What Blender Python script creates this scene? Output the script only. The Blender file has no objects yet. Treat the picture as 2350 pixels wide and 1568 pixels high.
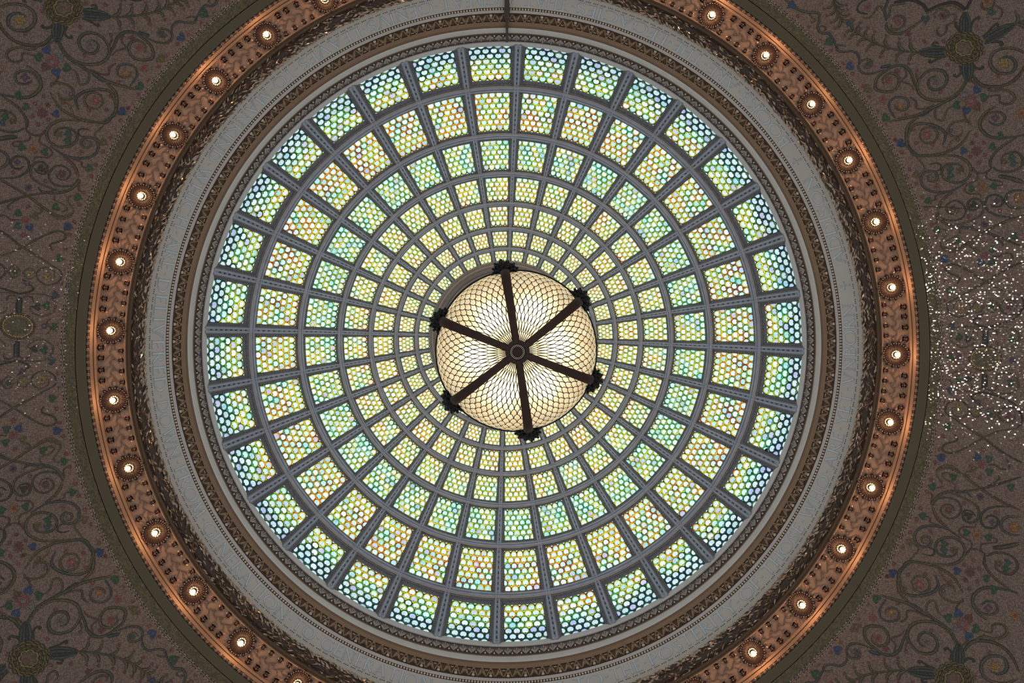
import bpy, math, random
from mathutils import Matrix, Vector

random.seed(7)
SC = bpy.context.scene
COL = SC.collection
PI = math.pi
rad = math.radians

# ------------------------------------------------------------------ camera
F = 1600.0                       # focal length in pixels of a 2350 x 1568 frame
CAMX, CAMY, CAMZ = -0.1623, -0.2897, 1.6
PPX, PPY = 1185.25, 703.28       # principal point
az = Vector((0.024785, -0.027536, 1.0)).normalized()          # optical axis
ax = (Vector((1, 0, 0)) - az * az.x).normalized()             # image right
ay = az.cross(ax)                                             # image down
cam_data = bpy.data.cameras.new('camera')
cam = bpy.data.objects.new('camera', cam_data)
COL.objects.link(cam)
cam_data.sensor_fit = 'HORIZONTAL'
cam_data.sensor_width = 36.0
cam_data.lens = F / 2350.0 * 36.0
cam_data.shift_x = (1175.0 - PPX) / 2350.0
cam_data.shift_y = (PPY - 784.0) / 2350.0
cam_data.clip_end = 200
m = Matrix.Identity(4)
for i in range(3):
    m[i][0] = ax[i]
    m[i][1] = -ay[i]
    m[i][2] = -az[i]
m[0][3], m[1][3], m[2][3] = CAMX, CAMY, CAMZ
cam.matrix_world = m
SC.camera = cam

# ------------------------------------------------------------------ world, exposure
world = bpy.data.worlds.new('hall_light')
SC.world = world
world.use_nodes = True
bg = world.node_tree.nodes['Background']
bg.inputs[0].default_value = (0.98, 0.97, 0.98, 1)
bg.inputs[1].default_value = 0.36
vs = SC.view_settings
vs.view_transform = 'Standard'
vs.look = 'None'
vs.exposure = 0.0
vs.gamma = 1.0
vs.use_curve_mapping = False


def lamp(name, loc, power, color, size):
    d = bpy.data.lights.new(name, 'POINT')
    d.energy = power
    d.color = color
    d.shadow_soft_size = size
    o = bpy.data.objects.new(name, d)
    COL.objects.link(o)
    o.location = loc
    return o


# two unseen lamps added low down so that the mosaic tesserae glint
lamp('glint_lamp', (3.0, 0.16, 2.2), 85, (1.0, 0.86, 0.72), 0.15)
lamp('glint_lamp', (-3.0, 0.1, 2.2), 5, (1.0, 0.86, 0.72), 0.05)


# ------------------------------------------------------------------ geometry helpers
def unproj(u, v, D):
    """pixel + height above the camera -> world x, y"""
    w = ax * ((u - PPX) / F) + ay * ((v - PPY) / F) + az
    w = w * (D / w.z)
    return CAMX + w.x, CAMY + w.y


def P(R, D, ph):
    return (R * math.cos(ph), R * math.sin(ph), CAMZ + D)


def rr(r, D):
    return r * D / F


def lerp(a, b, t):
    return a + (b - a) * t


def new_mesh(name, verts, faces, mat, cols=None, smooth=False):
    me = bpy.data.meshes.new(name)
    me.from_pydata(verts, [], faces)
    if mat is not None:
        me.materials.append(mat)
    if cols is not None:
        a = me.color_attributes.new('Col', 'FLOAT_COLOR', 'POINT')
        flat = []
        for c in cols:
            flat += [c[0], c[1], c[2], 1.0]
        a.data.foreach_set('color', flat)
    if smooth:
        me.polygons.foreach_set('use_smooth', [True] * len(me.polygons))
    me.update()
    return me


def obj(name, me, parent=None, rz=0.0):
    o = bpy.data.objects.new(name, me)
    COL.objects.link(o)
    o.rotation_euler = (0, 0, rz)
    if parent is not None:
        o.parent = parent
        if parent.type == 'EMPTY' and parent.get('world_parts'):
            o.matrix_parent_inverse = Matrix.Translation(-Vector(parent.location))
    return o


def empty(name, loc, world_parts=True):
    o = bpy.data.objects.new(name, None)
    o.empty_display_size = 0.2
    COL.objects.link(o)
    o.location = loc
    if world_parts:
        o['world_parts'] = 1
    return o


def tag(o, label=None, cat=None, group=None, kind=None):
    if label:
        o['label'] = label
    if cat:
        o['category'] = cat
    if group:
        o['group'] = group
    if kind:
        o['kind'] = kind
    return o


class MB:
    """collects shapes for one mesh"""

    def __init__(self):
        self.v = []
        self.f = []
        self.c = []

    def add(self, verts, faces, col=None):
        n = len(self.v)
        self.v += verts
        self.f += [tuple(i + n for i in q) for q in faces]
        if col is not None:
            self.c += [col] * len(verts)

    def lathe(self, prof, seg=256, px=True, a0=0.0, a1=2 * PI):
        """prof: (pixel radius or metres, D); each strip keeps its own vertices"""
        closed = abs(a1 - a0 - 2 * PI) < 1e-6
        for (p, q) in zip(prof[:-1], prof[1:]):
            Ra = rr(*p) if px else p[0]
            Rb = rr(*q) if px else q[0]
            vs_, fs_ = [], []
            n = seg if closed else seg + 1
            for i in range(n):
                ph = a0 + (a1 - a0) * i / seg
                vs_.append(P(Ra, p[1], ph))
                vs_.append(P(Rb, q[1], ph))
            for i in range(seg):
                j = (i + 1) % n
                fs_.append((2 * i, 2 * i + 1, 2 * j + 1, 2 * j))
            self.add(vs_, fs_)

    def tube(self, pts, rads, n=6, cap=True):
        pts = [Vector(p) for p in pts]
        if not hasattr(rads, '__len__'):
            rads = [rads] * len(pts)
        vs_, fs_ = [], []
        up = Vector((0.13, 0.21, 0.97)).normalized()
        for i, p in enumerate(pts):
            t = (pts[min(i + 1, len(pts) - 1)] - pts[max(i - 1, 0)])
            if t.length < 1e-9:
                t = Vector((1, 0, 0))
            t.normalize()
            s = t.cross(up)
            if s.length < 1e-4:
                s = t.cross(Vector((1, 0, 0)))
            s.normalize()
            w = s.cross(t)
            for k in range(n):
                a = 2 * PI * k / n
                vs_.append(tuple(p + (s * math.cos(a) + w * math.sin(a)) * rads[i]))
        for i in range(len(pts) - 1):
            for k in range(n):
                k2 = (k + 1) % n
                fs_.append((i * n + k, i * n + k2, (i + 1) * n + k2, (i + 1) * n + k))
        if cap:
            fs_.append(tuple(range(n)))
            b = (len(pts) - 1) * n
            fs_.append(tuple(b + k for k in reversed(range(n))))
        self.add(vs_, fs_)

    def ball(self, c, r, nu=8, nv=5, sz=1.0, frame=None):
        """uv ball; frame = (x, y, z) vectors; sz scales along z"""
        X, Y, Z = frame or (Vector((1, 0, 0)), Vector((0, 1, 0)), Vector((0, 0, 1)))
        c = Vector(c)
        vs_ = [tuple(c + Z * r * sz)]
        for i in range(1, nv):
            t = PI * i / nv
            for k in range(nu):
                a = 2 * PI * k / nu
                vs_.append(tuple(c + X * (r * math.sin(t) * math.cos(a)) + Y * (r * math.sin(t) * math.sin(a)) + Z * (r * sz * math.cos(t))))
        vs_.append(tuple(c - Z * r * sz))
        fs_ = []
        for k in range(nu):
            fs_.append((0, 1 + k, 1 + (k + 1) % nu))
        for i in range(nv - 2):
            for k in range(nu):
                a, b = 1 + i * nu + k, 1 + i * nu + (k + 1) % nu
                fs_.append((a, a + nu, b + nu, b))
        e = len(vs_) - 1
        b0 = 1 + (nv - 2) * nu
        for k in range(nu):
            fs_.append((e, b0 + (k + 1) % nu, b0 + k))
        self.add(vs_, fs_)

    def mesh(self, name, mat, smooth=False):
        return new_mesh(name, self.v, self.f, mat, self.c if self.c else None, smooth)


# ------------------------------------------------------------------ materials
def nodes_of(name):
    mt = bpy.data.materials.new(name)
    mt.use_nodes = True
    nt = mt.node_tree
    return mt, nt, nt.nodes['Principled BSDF']


def link(nt, a, b):
    nt.links.new(a, b)


def plain(name, color, rough=0.6, metal=0.0, var=0.12, scale=9.0, bump=0.0, bscale=60.0, spec=0.5):
    mt, nt, b = nodes_of(name)
    b.inputs['Roughness'].default_value = rough
    b.inputs['Metallic'].default_value = metal
    b.inputs['Specular IOR Level'].default_value = spec
    tc = nt.nodes.new('ShaderNodeNewGeometry')
    nz = nt.nodes.new('ShaderNodeTexNoise')
    nz.inputs['Scale'].default_value = scale
    nz.inputs['Detail'].default_value = 4
    link(nt, tc.outputs['Position'], nz.inputs['Vector'])
    mx = nt.nodes.new('ShaderNodeMix')
    mx.data_type = 'RGBA'
    mx.inputs[6].default_value = (*[max(0, c * (1 - var * 2)) for c in color], 1)
    mx.inputs[7].default_value = (*[min(1, c * (1 + var)) for c in color], 1)
    link(nt, nz.outputs['Fac'], mx.inputs[0])
    link(nt, mx.outputs[2], b.inputs['Base Color'])
    if bump:
        n2 = nt.nodes.new('ShaderNodeTexVoronoi')
        n2.inputs['Scale'].default_value = bscale
        link(nt, tc.outputs['Position'], n2.inputs['Vector'])
        bp = nt.nodes.new('ShaderNodeBump')
        bp.inputs['Strength'].default_value = bump
        bp.inputs['Distance'].default_value = 0.02
        link(nt, n2.outputs['Distance'], bp.inputs['Height'])
        link(nt, bp.outputs['Normal'], b.inputs['Normal'])
    return mt


def mosaic_material():
    """square glass tesserae, each a little tilted and tinted; colour from the Col attribute"""
    mt, nt, b = nodes_of('mosaic_tesserae')
    N = nt.nodes
    geo = N.new('ShaderNodeNewGeometry')
    sc = N.new('ShaderNodeVectorMath'); sc.operation = 'SCALE'; sc.inputs['Scale'].default_value = 1 / 0.017
    link(nt, geo.outputs['Position'], sc.inputs[0])
    flat = N.new('ShaderNodeVectorMath'); flat.operation = 'MULTIPLY'; flat.inputs[1].default_value = (1, 1, 0)
    link(nt, sc.outputs[0], flat.inputs[0])
    fl = N.new('ShaderNodeVectorMath'); fl.operation = 'FLOOR'
    link(nt, flat.outputs[0], fl.inputs[0])
    wn = N.new('ShaderNodeTexWhiteNoise'); wn.noise_dimensions = '3D'
    link(nt, fl.outputs[0], wn.inputs['Vector'])
    fr = N.new('ShaderNodeVectorMath'); fr.operation = 'FRACTION'
    link(nt, flat.outputs[0], fr.inputs[0])
    sb = N.new('ShaderNodeVectorMath'); sb.operation = 'SUBTRACT'; sb.inputs[1].default_value = (.5, .5, 0)
    link(nt, fr.outputs[0], sb.inputs[0])
    ab = N.new('ShaderNodeVectorMath'); ab.operation = 'ABSOLUTE'
    link(nt, sb.outputs[0], ab.inputs[0])
    sp = N.new('ShaderNodeSeparateXYZ')
    link(nt, ab.outputs[0], sp.inputs[0])
    mxx = N.new('ShaderNodeMath'); mxx.operation = 'MAXIMUM'
    link(nt, sp.outputs[0], mxx.inputs[0]); link(nt, sp.outputs[1], mxx.inputs[1])
    gt = N.new('ShaderNodeMath'); gt.operation = 'GREATER_THAN'; gt.inputs[1].default_value = 0.40
    link(nt, mxx.outputs[0], gt.inputs[0])
    at = N.new('ShaderNodeAttribute'); at.attribute_name = 'Col'
    k = N.new('ShaderNodeMapRange')
    k.inputs['To Min'].default_value = 0.62; k.inputs['To Max'].default_value = 1.3
    link(nt, wn.outputs['Value'], k.inputs['Value'])
    m1 = N.new('ShaderNodeVectorMath'); m1.operation = 'SCALE'
    link(nt, at.outputs['Color'], m1.inputs[0]); link(nt, k.outputs[0], m1.inputs['Scale'])
    mort = N.new('ShaderNodeMix'); mort.data_type = 'RGBA'
    mort.inputs[7].default_value = (0.045, 0.032, 0.024, 1)
    link(nt, gt.outputs[0], mort.inputs[0]); link(nt, m1.outputs[0], mort.inputs[6])
    link(nt, mort.outputs[2], b.inputs['Base Color'])
    # about one tessera in five is smooth glass, in loose patches; the others are matt
    pz = N.new('ShaderNodeTexNoise'); pz.inputs['Scale'].default_value = 2.6; pz.inputs['Detail'].default_value = 5
    link(nt, geo.outputs['Position'], pz.inputs['Vector'])
    wn2 = N.new('ShaderNodeTexWhiteNoise'); wn2.noise_dimensions = '4D'; wn2.inputs['W'].default_value = 3.7
    link(nt, fl.outputs[0], wn2.inputs['Vector'])
    addm = N.new('ShaderNodeMath'); addm.operation = 'MULTIPLY_ADD'; addm.inputs[1].default_value = 0.9
    link(nt, pz.outputs['Fac'], addm.inputs[0]); link(nt, wn2.outputs['Value'], addm.inputs[2])
    gl = N.new('ShaderNodeMath'); gl.operation = 'GREATER_THAN'; gl.inputs[1].default_value = 1.02
    link(nt, addm.outputs[0], gl.inputs[0])
    rg = N.new('ShaderNodeMapRange'); rg.inputs['To Min'].default_value = 0.55; rg.inputs['To Max'].default_value = 0.06
    link(nt, gl.outputs[0], rg.inputs['Value'])
    link(nt, rg.outputs[0], b.inputs['Roughness'])
    b.inputs['Specular IOR Level'].default_value = 0.5
    s5 = N.new('ShaderNodeVectorMath'); s5.operation = 'SUBTRACT'; s5.inputs[1].default_value = (.5, .5, .5)
    link(nt, wn.outputs['Color'], s5.inputs[0])
    s6 = N.new('ShaderNodeVectorMath'); s6.operation = 'SCALE'; s6.inputs['Scale'].default_value = 0.054
    link(nt, s5.outputs[0], s6.inputs[0])
    ad = N.new('ShaderNodeVectorMath'); ad.operation = 'ADD'
    link(nt, geo.outputs['Normal'], ad.inputs[0]); link(nt, s6.outputs[0], ad.inputs[1])
    nm = N.new('ShaderNodeVectorMath'); nm.operation = 'NORMALIZE'
    link(nt, ad.outputs[0], nm.inputs[0])
    link(nt, nm.outputs[0], b.inputs['Normal'])
    return mt


def dome_glass_material():
    """daylit stained glass: colour of each piece from the Col attribute"""
    mt, nt, b = nodes_of('daylit_stained_glass')
    N = nt.nodes
    at = N.new('ShaderNodeAttribute'); at.attribute_name = 'Col'
    geo = N.new('ShaderNodeNewGeometry')
    nz = N.new('ShaderNodeTexNoise'); nz.inputs['Scale'].default_value = 38; nz.inputs['Detail'].default_value = 3
    nz.inputs['Roughness'].default_value = 0.7
    link(nt, geo.outputs['Position'], nz.inputs['Vector'])
    mr = N.new('ShaderNodeMapRange')
    mr.inputs['From Min'].default_value = 0.36; mr.inputs['From Max'].default_value = 0.56
    mr.inputs['To Min'].default_value = 0.70; mr.inputs['To Max'].default_value = 1.05
    link(nt, nz.outputs['Fac'], mr.inputs['Value'])
    sc = N.new('ShaderNodeVectorMath'); sc.operation = 'SCALE'
    link(nt, at.outputs['Color'], sc.inputs[0]); link(nt, mr.outputs[0], sc.inputs['Scale'])
    dk = N.new('ShaderNodeVectorMath'); dk.operation = 'SCALE'; dk.inputs['Scale'].default_value = 0.12
    link(nt, at.outputs['Color'], dk.inputs[0])
    link(nt, dk.outputs[0], b.inputs['Base Color'])
    b.inputs['Roughness'].default_value = 0.35
    b.inputs['Specular IOR Level'].default_value = 0.2
    link(nt, sc.outputs[0], b.inputs['Emission Color'])
    b.inputs['Emission Strength'].default_value = 1.12
    return mt


def lamp_glass_material():
    mt = bpy.data.materials.new('cream_lamp_glass')
    mt.use_nodes = True
    nt = mt.node_tree
    N = nt.nodes
    N.remove(N['Principled BSDF'])
    out = N['Material Output']
    oi = N.new('ShaderNodeAttribute'); oi.attribute_name = 'Col'
    geo = N.new('ShaderNodeNewGeometry')
    nz = N.new('ShaderNodeTexNoise'); nz.inputs['Scale'].default_value = 26; nz.inputs['Detail'].default_value = 4
    link(nt, geo.outputs['Position'], nz.inputs['Vector'])
    mr = N.new('ShaderNodeMapRange'); mr.inputs['To Min'].default_value = 0.8; mr.inputs['To Max'].default_value = 1.12
    link(nt, nz.outputs['Fac'], mr.inputs['Value'])
    sc = N.new('ShaderNodeVectorMath'); sc.operation = 'SCALE'
    link(nt, oi.outputs['Color'], sc.inputs[0]); link(nt, mr.outputs[0], sc.inputs['Scale'])
    tr = N.new('ShaderNodeBsdfTranslucent')
    df = N.new('ShaderNodeBsdfDiffuse')
    link(nt, sc.outputs[0], tr.inputs['Color']); link(nt, sc.outputs[0], df.inputs['Color'])
    mx = N.new('ShaderNodeMixShader'); mx.inputs[0].default_value = 0.35
    link(nt, tr.outputs[0], mx.inputs[1]); link(nt, df.outputs[0], mx.inputs[2])
    link(nt, mx.outputs[0], out.inputs['Surface'])
    return mt


def emit(name, color, strength):
    mt, nt, b = nodes_of(name)
    b.inputs['Base Color'].default_value = (*color, 1)
    b.inputs['Emission Color'].default_value = (*color, 1)
    b.inputs['Emission Strength'].default_value = strength
    return mt


M_MOS = mosaic_material()
M_GLASS = dome_glass_material()
M_LAMPGLASS = lamp_glass_material()
M_LEAD = plain('dark_lead', (0.015, 0.016, 0.018), 0.6, 0.0, 0.1)
M_IRON = plain('grey_dome_iron', (0.42, 0.48, 0.61), 0.42, 0.3, 0.15, 6, 0.0)
M_IRONTEX = plain('grey_beaded_iron', (0.25, 0.26, 0.30), 0.45, 0.25, 0.25, 30, 0.6, 26)
M_GREYBED = plain('grey_brown_bed', (0.24, 0.205, 0.19), 0.55, 0.1, 0.15, 20)
M_FILLET = plain('pale_blue_grey_iron', (0.60, 0.70, 0.86), 0.35, 0.25, 0.1, 6)
M_GILT = plain('gilt_fillet', (0.55, 0.46, 0.36), 0.4, 0.5, 0.1)
M_CREAM = plain('cream_plaster', (0.74, 0.74, 0.76), 0.7, 0, 0.04, 3)
M_FRIEZE = plain('grey_frieze_plaster', (0.66, 0.655, 0.65), 0.75, 0, 0.02, 1.5)
M_LETTER = plain('skylit_blue_letter', (0.76, 0.90, 1.0), 0.45, 0, 0.01)  # blue skylight on the cut facets, put into the letter colour
M_GROOVESHADE = plain('painted_groove_shade', (0.17, 0.15, 0.14), 0.7, 0, 0.05)  # shaded side of a cut groove, painted as a dark outline
M_TAN = plain('tan_plaster', (0.36, 0.255, 0.165), 0.65, 0, 0.06, 3)
M_COFFER = plain('tan_coffer_plaster', (0.37, 0.24, 0.155), 0.6, 0, 0.06, 3)
M_BRONZE = plain('bronzed_plaster', (0.46, 0.34, 0.24), 0.32, 0.35, 0.2, 20)
M_BED = plain('dark_brown_bed', (0.17, 0.11, 0.07), 0.6, 0.0, 0.1, 20)
M_ROSETTE = plain('brown_bronze_petal', (0.036, 0.022, 0.018), 0.40, 0.2, 0.25, 30, spec=0.4)
M_LEAF = plain('bronze_vine_leaf', (0.30, 0.20, 0.15), 0.26, 0.35, 0.3, 40, spec=0.7)
M_PETAL = plain('dark_bronze_leaf', (0.135, 0.085, 0.062), 0.30, 0.30, 0.25, 30, spec=0.55)
M_SILVER = plain('silvery_bronze', (0.50, 0.45, 0.43), 0.34, 0.35, 0.2, 20)
M_PEARL = plain('pale_gilt_pearl', (0.88, 0.80, 0.68), 0.22, 0.1, 0.05)
M_LAUREL = plain('burnished_laurel', (0.66, 0.50, 0.38), 0.17, 0.85, 0.50, 26)
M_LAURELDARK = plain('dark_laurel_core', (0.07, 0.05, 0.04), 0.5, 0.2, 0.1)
M_OLIVE = plain('olive_plaster', (0.125, 0.105, 0.056), 0.7, 0, 0.05, 2)
M_DARKBR = plain('dark_bronze', (0.055, 0.030, 0.025), 0.45, 0.4, 0.15, 8)
M_BLACKBR = plain('black_bronze', (0.012, 0.011, 0.014), 0.35, 0.5, 0.15, 20)
M_STRAP = plain('dark_brown_strap', (0.10, 0.075, 0.06), 0.7, 0, 0.2, 14)
M_BULB = emit('warm_bulb', (1.0, 0.80, 0.48), 9.0)
M_COLLAR = plain('grey_collar_plaster', (0.34, 0.31, 0.30), 0.6, 0.1, 0.15, 12)

RIB0 = rad(2.13)                 # direction of one dome rib
LIGHT0 = rad(1.83)               # direction of one rosette light

# ================================================================== dome
D0 = 13.47
SPH = 6.9
DC = D0 - math.sqrt(SPH ** 2 - 5.789 ** 2)
NPAN = 32
PITCH = 2 * PI / NPAN


def sph_from_px(r, h=0.0):
    """(R, D) on the dome sphere (radius SPH + h) seen at pixel radius r"""
    S = SPH + h
    D = D0
    for _ in range(60):
        R = r * D / F
        D = DC + math.sqrt(max(S * S - R * R, 0.0))
    return r * D / F, D


def theta_px(r, h=0.0):
    R, D = sph_from_px(r, h)
    return math.atan2(R, D - DC)


def SPT(th, ph, h=0.0):
    S = SPH + h
    return P(S * math.sin(th), DC + S * math.cos(th), ph)


dome = empty('stained_glass_dome', (0, 0, CAMZ + D0))
tag(dome, 'great shallow dome of blue-white stained glass scales in a grey iron grid', 'dome')

RINGPX = [687.6, 580.8, 469.6, 379.8, 309.6, 251.7, 205.0, 168.0]
GLASSPX = [(684, 602), (572, 482), (459, 390), (371, 318), (303, 259), (245, 212), (199.5, 176.5)]
FRAC = [0.735, 0.735, 0.735, 0.73, 0.72, 0.71, 0.70]
NROWS = [7, 7, 6, 5, 4, 4, 3]
NCOLS = [5.0, 5.0, 4.5, 4.0, 3.5, 3.5, 3.0]
REC = 0.07                       # glass lies this far behind the ribs

# --- ribs: one shared mesh, 32 objects
mb = MB()
th0, th1 = theta_px(RINGPX[0]), theta_px(RINGPX[-1])
nst = 60
half = PITCH * 0.054
sec = [(-1.0, 0.05), (-1.0, -0.012), (-0.62, -0.030), (-0.5, -0.030), (-0.36, -0.006), (0.36, -0.006), (0.5, -0.030), (0.62, -0.030), (1.0, -0.012), (1.0, 0.05)]
fil = MB()
slot = MB()
for si, (s0, s1) in enumerate(zip(sec[:-1], sec[1:])):
    v, f = [], []
    for i in range(nst + 1):
        th = lerp(th0, th1, i / nst)
        for (a, h) in (s0, s1):
            v.append(SPT(th, a * half, h))
    for i in range(nst):
        f.append((2 * i, 2 * i + 1, 2 * i + 3, 2 * i + 2))
    (fil if si in (2, 3, 5, 6) else mb).add(v, f)
for k in range(7):
    ta, tb = theta_px(RINGPX[k]), theta_px(RINGPX[k + 1])
    nb = [9, 9, 8, 7, 6, 5, 4][k]
    for j in range(nb):
        th = lerp(ta, tb, (j + 0.75) / (nb + 0.5))
        c = Vector(SPT(th, 0, -0.010))
        tn = (Vector(SPT(th + 0.01, 0)) - Vector(SPT(th - 0.01, 0))).normalized()
        zz = (Vector(SPT(th, 0, -1)) - Vector(SPT(th, 0, 0))).normalized()
        w = SPH * math.sin(th) * half * 0.22
        mb.ball(c, w * 1.25, 6, 4, 1.5, (Vector((0, 1, 0)), zz, tn))
        dth = (tb - ta) / (nb + 0.5)
        for q in (0.38, 0.62):
            t0, t1 = th + dth * (q - 0.085), th + dth * (q + 0.085)
            slot.add([SPT(t0, -half * 0.24, -0.009), SPT(t0, half * 0.24, -0.009), SPT(t1, half * 0.24, -0.009), SPT(t1, -half * 0.24, -0.009)], [(0, 1, 2, 3)])
n_iron = len(mb.f)
mb.add(slot.v, slot.f)
rib_me = mb.mesh('rib', M_IRON, False)
rib_me.materials.append(M_LEAD)
rib_me.polygons.foreach_set('material_index', [0 if i < n_iron else 1 for i in range(len(rib_me.polygons))])
fil_me = fil.mesh('rib_fillets', M_FILLET, False)
for k in range(NPAN):
    rb_ = obj('rib', rib_me, dome, RIB0 + k * PITCH)
    obj('rib_fillets', fil_me, rb_)

# --- rings
for k in range(1, 7):
    ta = theta_px(RINGPX[k])
    mb = MB()
    w = [0, 0.062, 0.056, 0.050, 0.044, 0.038, 0.034][k] / SPH
    sec2 = [(-1, 0.05), (-1, -0.014), (-0.55, -0.034), (-0.3, -0.034), (-0.15, -0.010), (0.25, -0.010), (0.4, -0.034), (0.7, -0.034), (1, -0.014), (1, 0.05)]
    for (s0, s1) in zip(sec2[:-1], sec2[1:]):
        v, f = [], []
        for i in range(128):
            ph = RIB0 + 2 * PI * i / 128
            for (a, h) in (s0, s1):
                v.append(SPT(ta + a * w, ph, h))
        for i in range(128):
            j = (i + 1) % 128
            f.append((2 * i, 2 * i + 1, 2 * j + 1, 2 * j))
        mb.add(v, f)
    ring = obj('ring_band', mb.mesh('ring_band', M_IRON), dome)
    mb = MB()
    tg = ta + 0.3 * w
    mb.tube([SPT(ta + w * 1.0, RIB0 + 2 * PI * i / 128, -0.022) for i in range(129)], 0.011, 5, False)
    obj('gilt_fillet', mb.mesh('gilt_fillet', M_GILT, True), ring)

# --- palettes of the scale rims
YEL = (0.88, 0.64, 0.01); YGR = (0.50, 0.64, 0.02); GRN = (0.09, 0.42, 0.06); TEAL = (0.03, 0.38, 0.18)
ORG = (0.82, 0.32, 0.01); BRN = (0.30, 0.10, 0.04); DGR = (0.018, 0.060, 0.040); DTE = (0.012, 0.045, 0.050)
MID = (0.10, 0.20, 0.06); OLV = (0.36, 0.38, 0.05); LEM = (0.88, 0.80, 0.06); MINT = (0.30, 0.72, 0.42)


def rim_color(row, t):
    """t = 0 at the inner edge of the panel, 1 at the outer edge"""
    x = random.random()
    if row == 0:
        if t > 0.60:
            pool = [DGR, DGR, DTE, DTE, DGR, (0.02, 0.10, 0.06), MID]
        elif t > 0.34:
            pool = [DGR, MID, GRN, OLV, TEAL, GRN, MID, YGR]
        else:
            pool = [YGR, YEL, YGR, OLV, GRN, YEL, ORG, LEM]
    elif row == 1:
        pool = [ORG, ORG, BRN, YEL, YEL, YGR, GRN, TEAL, OLV, BRN, ORG] if t > 0.25 else [YEL, ORG, YEL, YGR]
    elif row == 2:
        pool = [YGR, YGR, GRN, LEM, YEL, GRN, MINT, OLV, TEAL]
    elif row == 3:
        pool = [YEL, YGR, LEM, GRN, YEL, ORG, OLV, YGR, MINT]
    elif row == 4:
        pool = [YEL, OLV, LEM, YGR, YEL, ORG]
    elif row == 5:
        pool = [YEL, YEL, ORG, LEM, OLV, YGR, YEL]
    else:
        pool = [YEL, LEM, YEL, OLV, YGR]
    c = random.choice(pool)
    k = random.uniform(0.8, 1.15)
    return tuple(min(1, q * k) for q in c)


def lens_color(row, t):
    pool = [(0.64, 0.88, 0.89), (0.72, 0.93, 0.92), (0.66, 0.88, 0.93), (0.82, 0.97, 0.96), (0.52, 0.64, 0.88), (0.60, 0.63, 0.86), (0.45, 0.78, 0.83)]
    wts = [4, 6, 4, 5, 0.8 + 1.2 * (row == 0), 0.4 + 0.5 * (row == 0), 1.5]
    c = random.choices(pool, wts)[0]
    if row >= 3:
        c = tuple(lerp(q, w, 0.55) for q, w in zip(c, (0.90, 0.97, 0.80)))
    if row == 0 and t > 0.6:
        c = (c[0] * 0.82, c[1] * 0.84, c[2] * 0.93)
    k = random.uniform(0.9, 1.06)
    return tuple(min(1.02, q * k) for q in c)


def build_scales(row):
    """list of scales; a scale is a list of (outline in panel u, v, lift, role); u, v in 0..1"""
    nr, nc = NROWS[row], NCOLS[row]
    vr, uc = 1.0 / (nr if row else 6.55), 1.0 / nc
    out = []
    for i in range(nr):      # i = 0 is the innermost row
        off = 0.0 if i % 2 == 0 else -0.5
        ncol = int(math.ceil(nc - off - 0.01)) + (0 if off == 0 else 0)
        for j in range(ncol):
            uc0 = (j + 0.5 + off) * uc
            if uc0 - 0.5 * uc >= 0.999 or uc0 + 0.5 * uc <= 0.001:
                continue
            vb = i * vr                                # tip of the scale (towards the apex)
            base = 0.0012 + i * 0.0030
            shapes = []

            def disc(su, v0, v1, lift, role):
                pts = []
                for q in range(13):
                    a = PI + PI * q / 12
                    pts.append((uc0 + su * math.cos(a), v0 + (v1 - v0) * 0.50 * (1 + math.sin(a))))
                pts += [(uc0 + su, v1), (uc0 - su, v1)]
                shapes.append((pts, base + lift, role))
            v1 = vb + vr * 1.36
            disc(0.50 * uc, vb + 0.0 * vr, v1, 0.0, 'lead')
            disc(0.468 * uc, vb + 0.030 * vr, v1, 0.0006, 'rim')

            def heart(su, v0, vt, lift, role):
                pts = []
                hm = (vt - v0) * 0.52
                for q in range(13):
                    a = PI + PI * q / 12
                    pts.append((uc0 + su * math.cos(a), v0 + hm * (1 + math.sin(a))))
                for (x, y) in ((0.99, 0.62), (0.90, 0.80), (0.66, 0.94), (0.36, 1.0), (0.12, 0.97), (0.0, 0.92), (-0.12, 0.97), (-0.36, 1.0), (-0.66, 0.94), (-0.90, 0.80), (-0.99, 0.62)):
                    pts.append((uc0 + su * x, v0 + (vt - v0) * y))
                shapes.append((pts, base + lift, role))
            heart(0.400 * uc, vb + 0.175 * vr, vb + 1.08 * vr, 0.0012, 'lead')
            heart(0.370 * uc, vb + 0.215 * vr, vb + 1.04 * vr, 0.0018, 'lens')
            # little dark jewel where the two rims of the outer row meet
            pts = []
            for q in range(6):
                a = 2 * PI * q / 6
                pts.append((uc0 + 0.085 * uc * math.cos(a), vb + vr * 1.05 + 0.095 * vr * math.sin(a)))
            shapes.append((pts, base + 0.0052, 'jewel'))
            if i == 0:                                 # pale corner bits between the first tips
                for s_ in (-0.5, 0.5):
                    shapes.append(([(uc0 + (s_ - 0.20) * uc, 0.0), (uc0 + (s_ + 0.20) * uc, 0.0), (uc0 + s_ * uc, 0.20 * vr)], 0.0006, 'lens'))
            out.append((shapes, (vb + 0.5 * vr)))
    return out


JEW = [(0.02, 0.015, 0.02), (0.02, 0.015, 0.02), (0.05, 0.02, 0.03), (0.16, 0.13, 0.16)]


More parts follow.
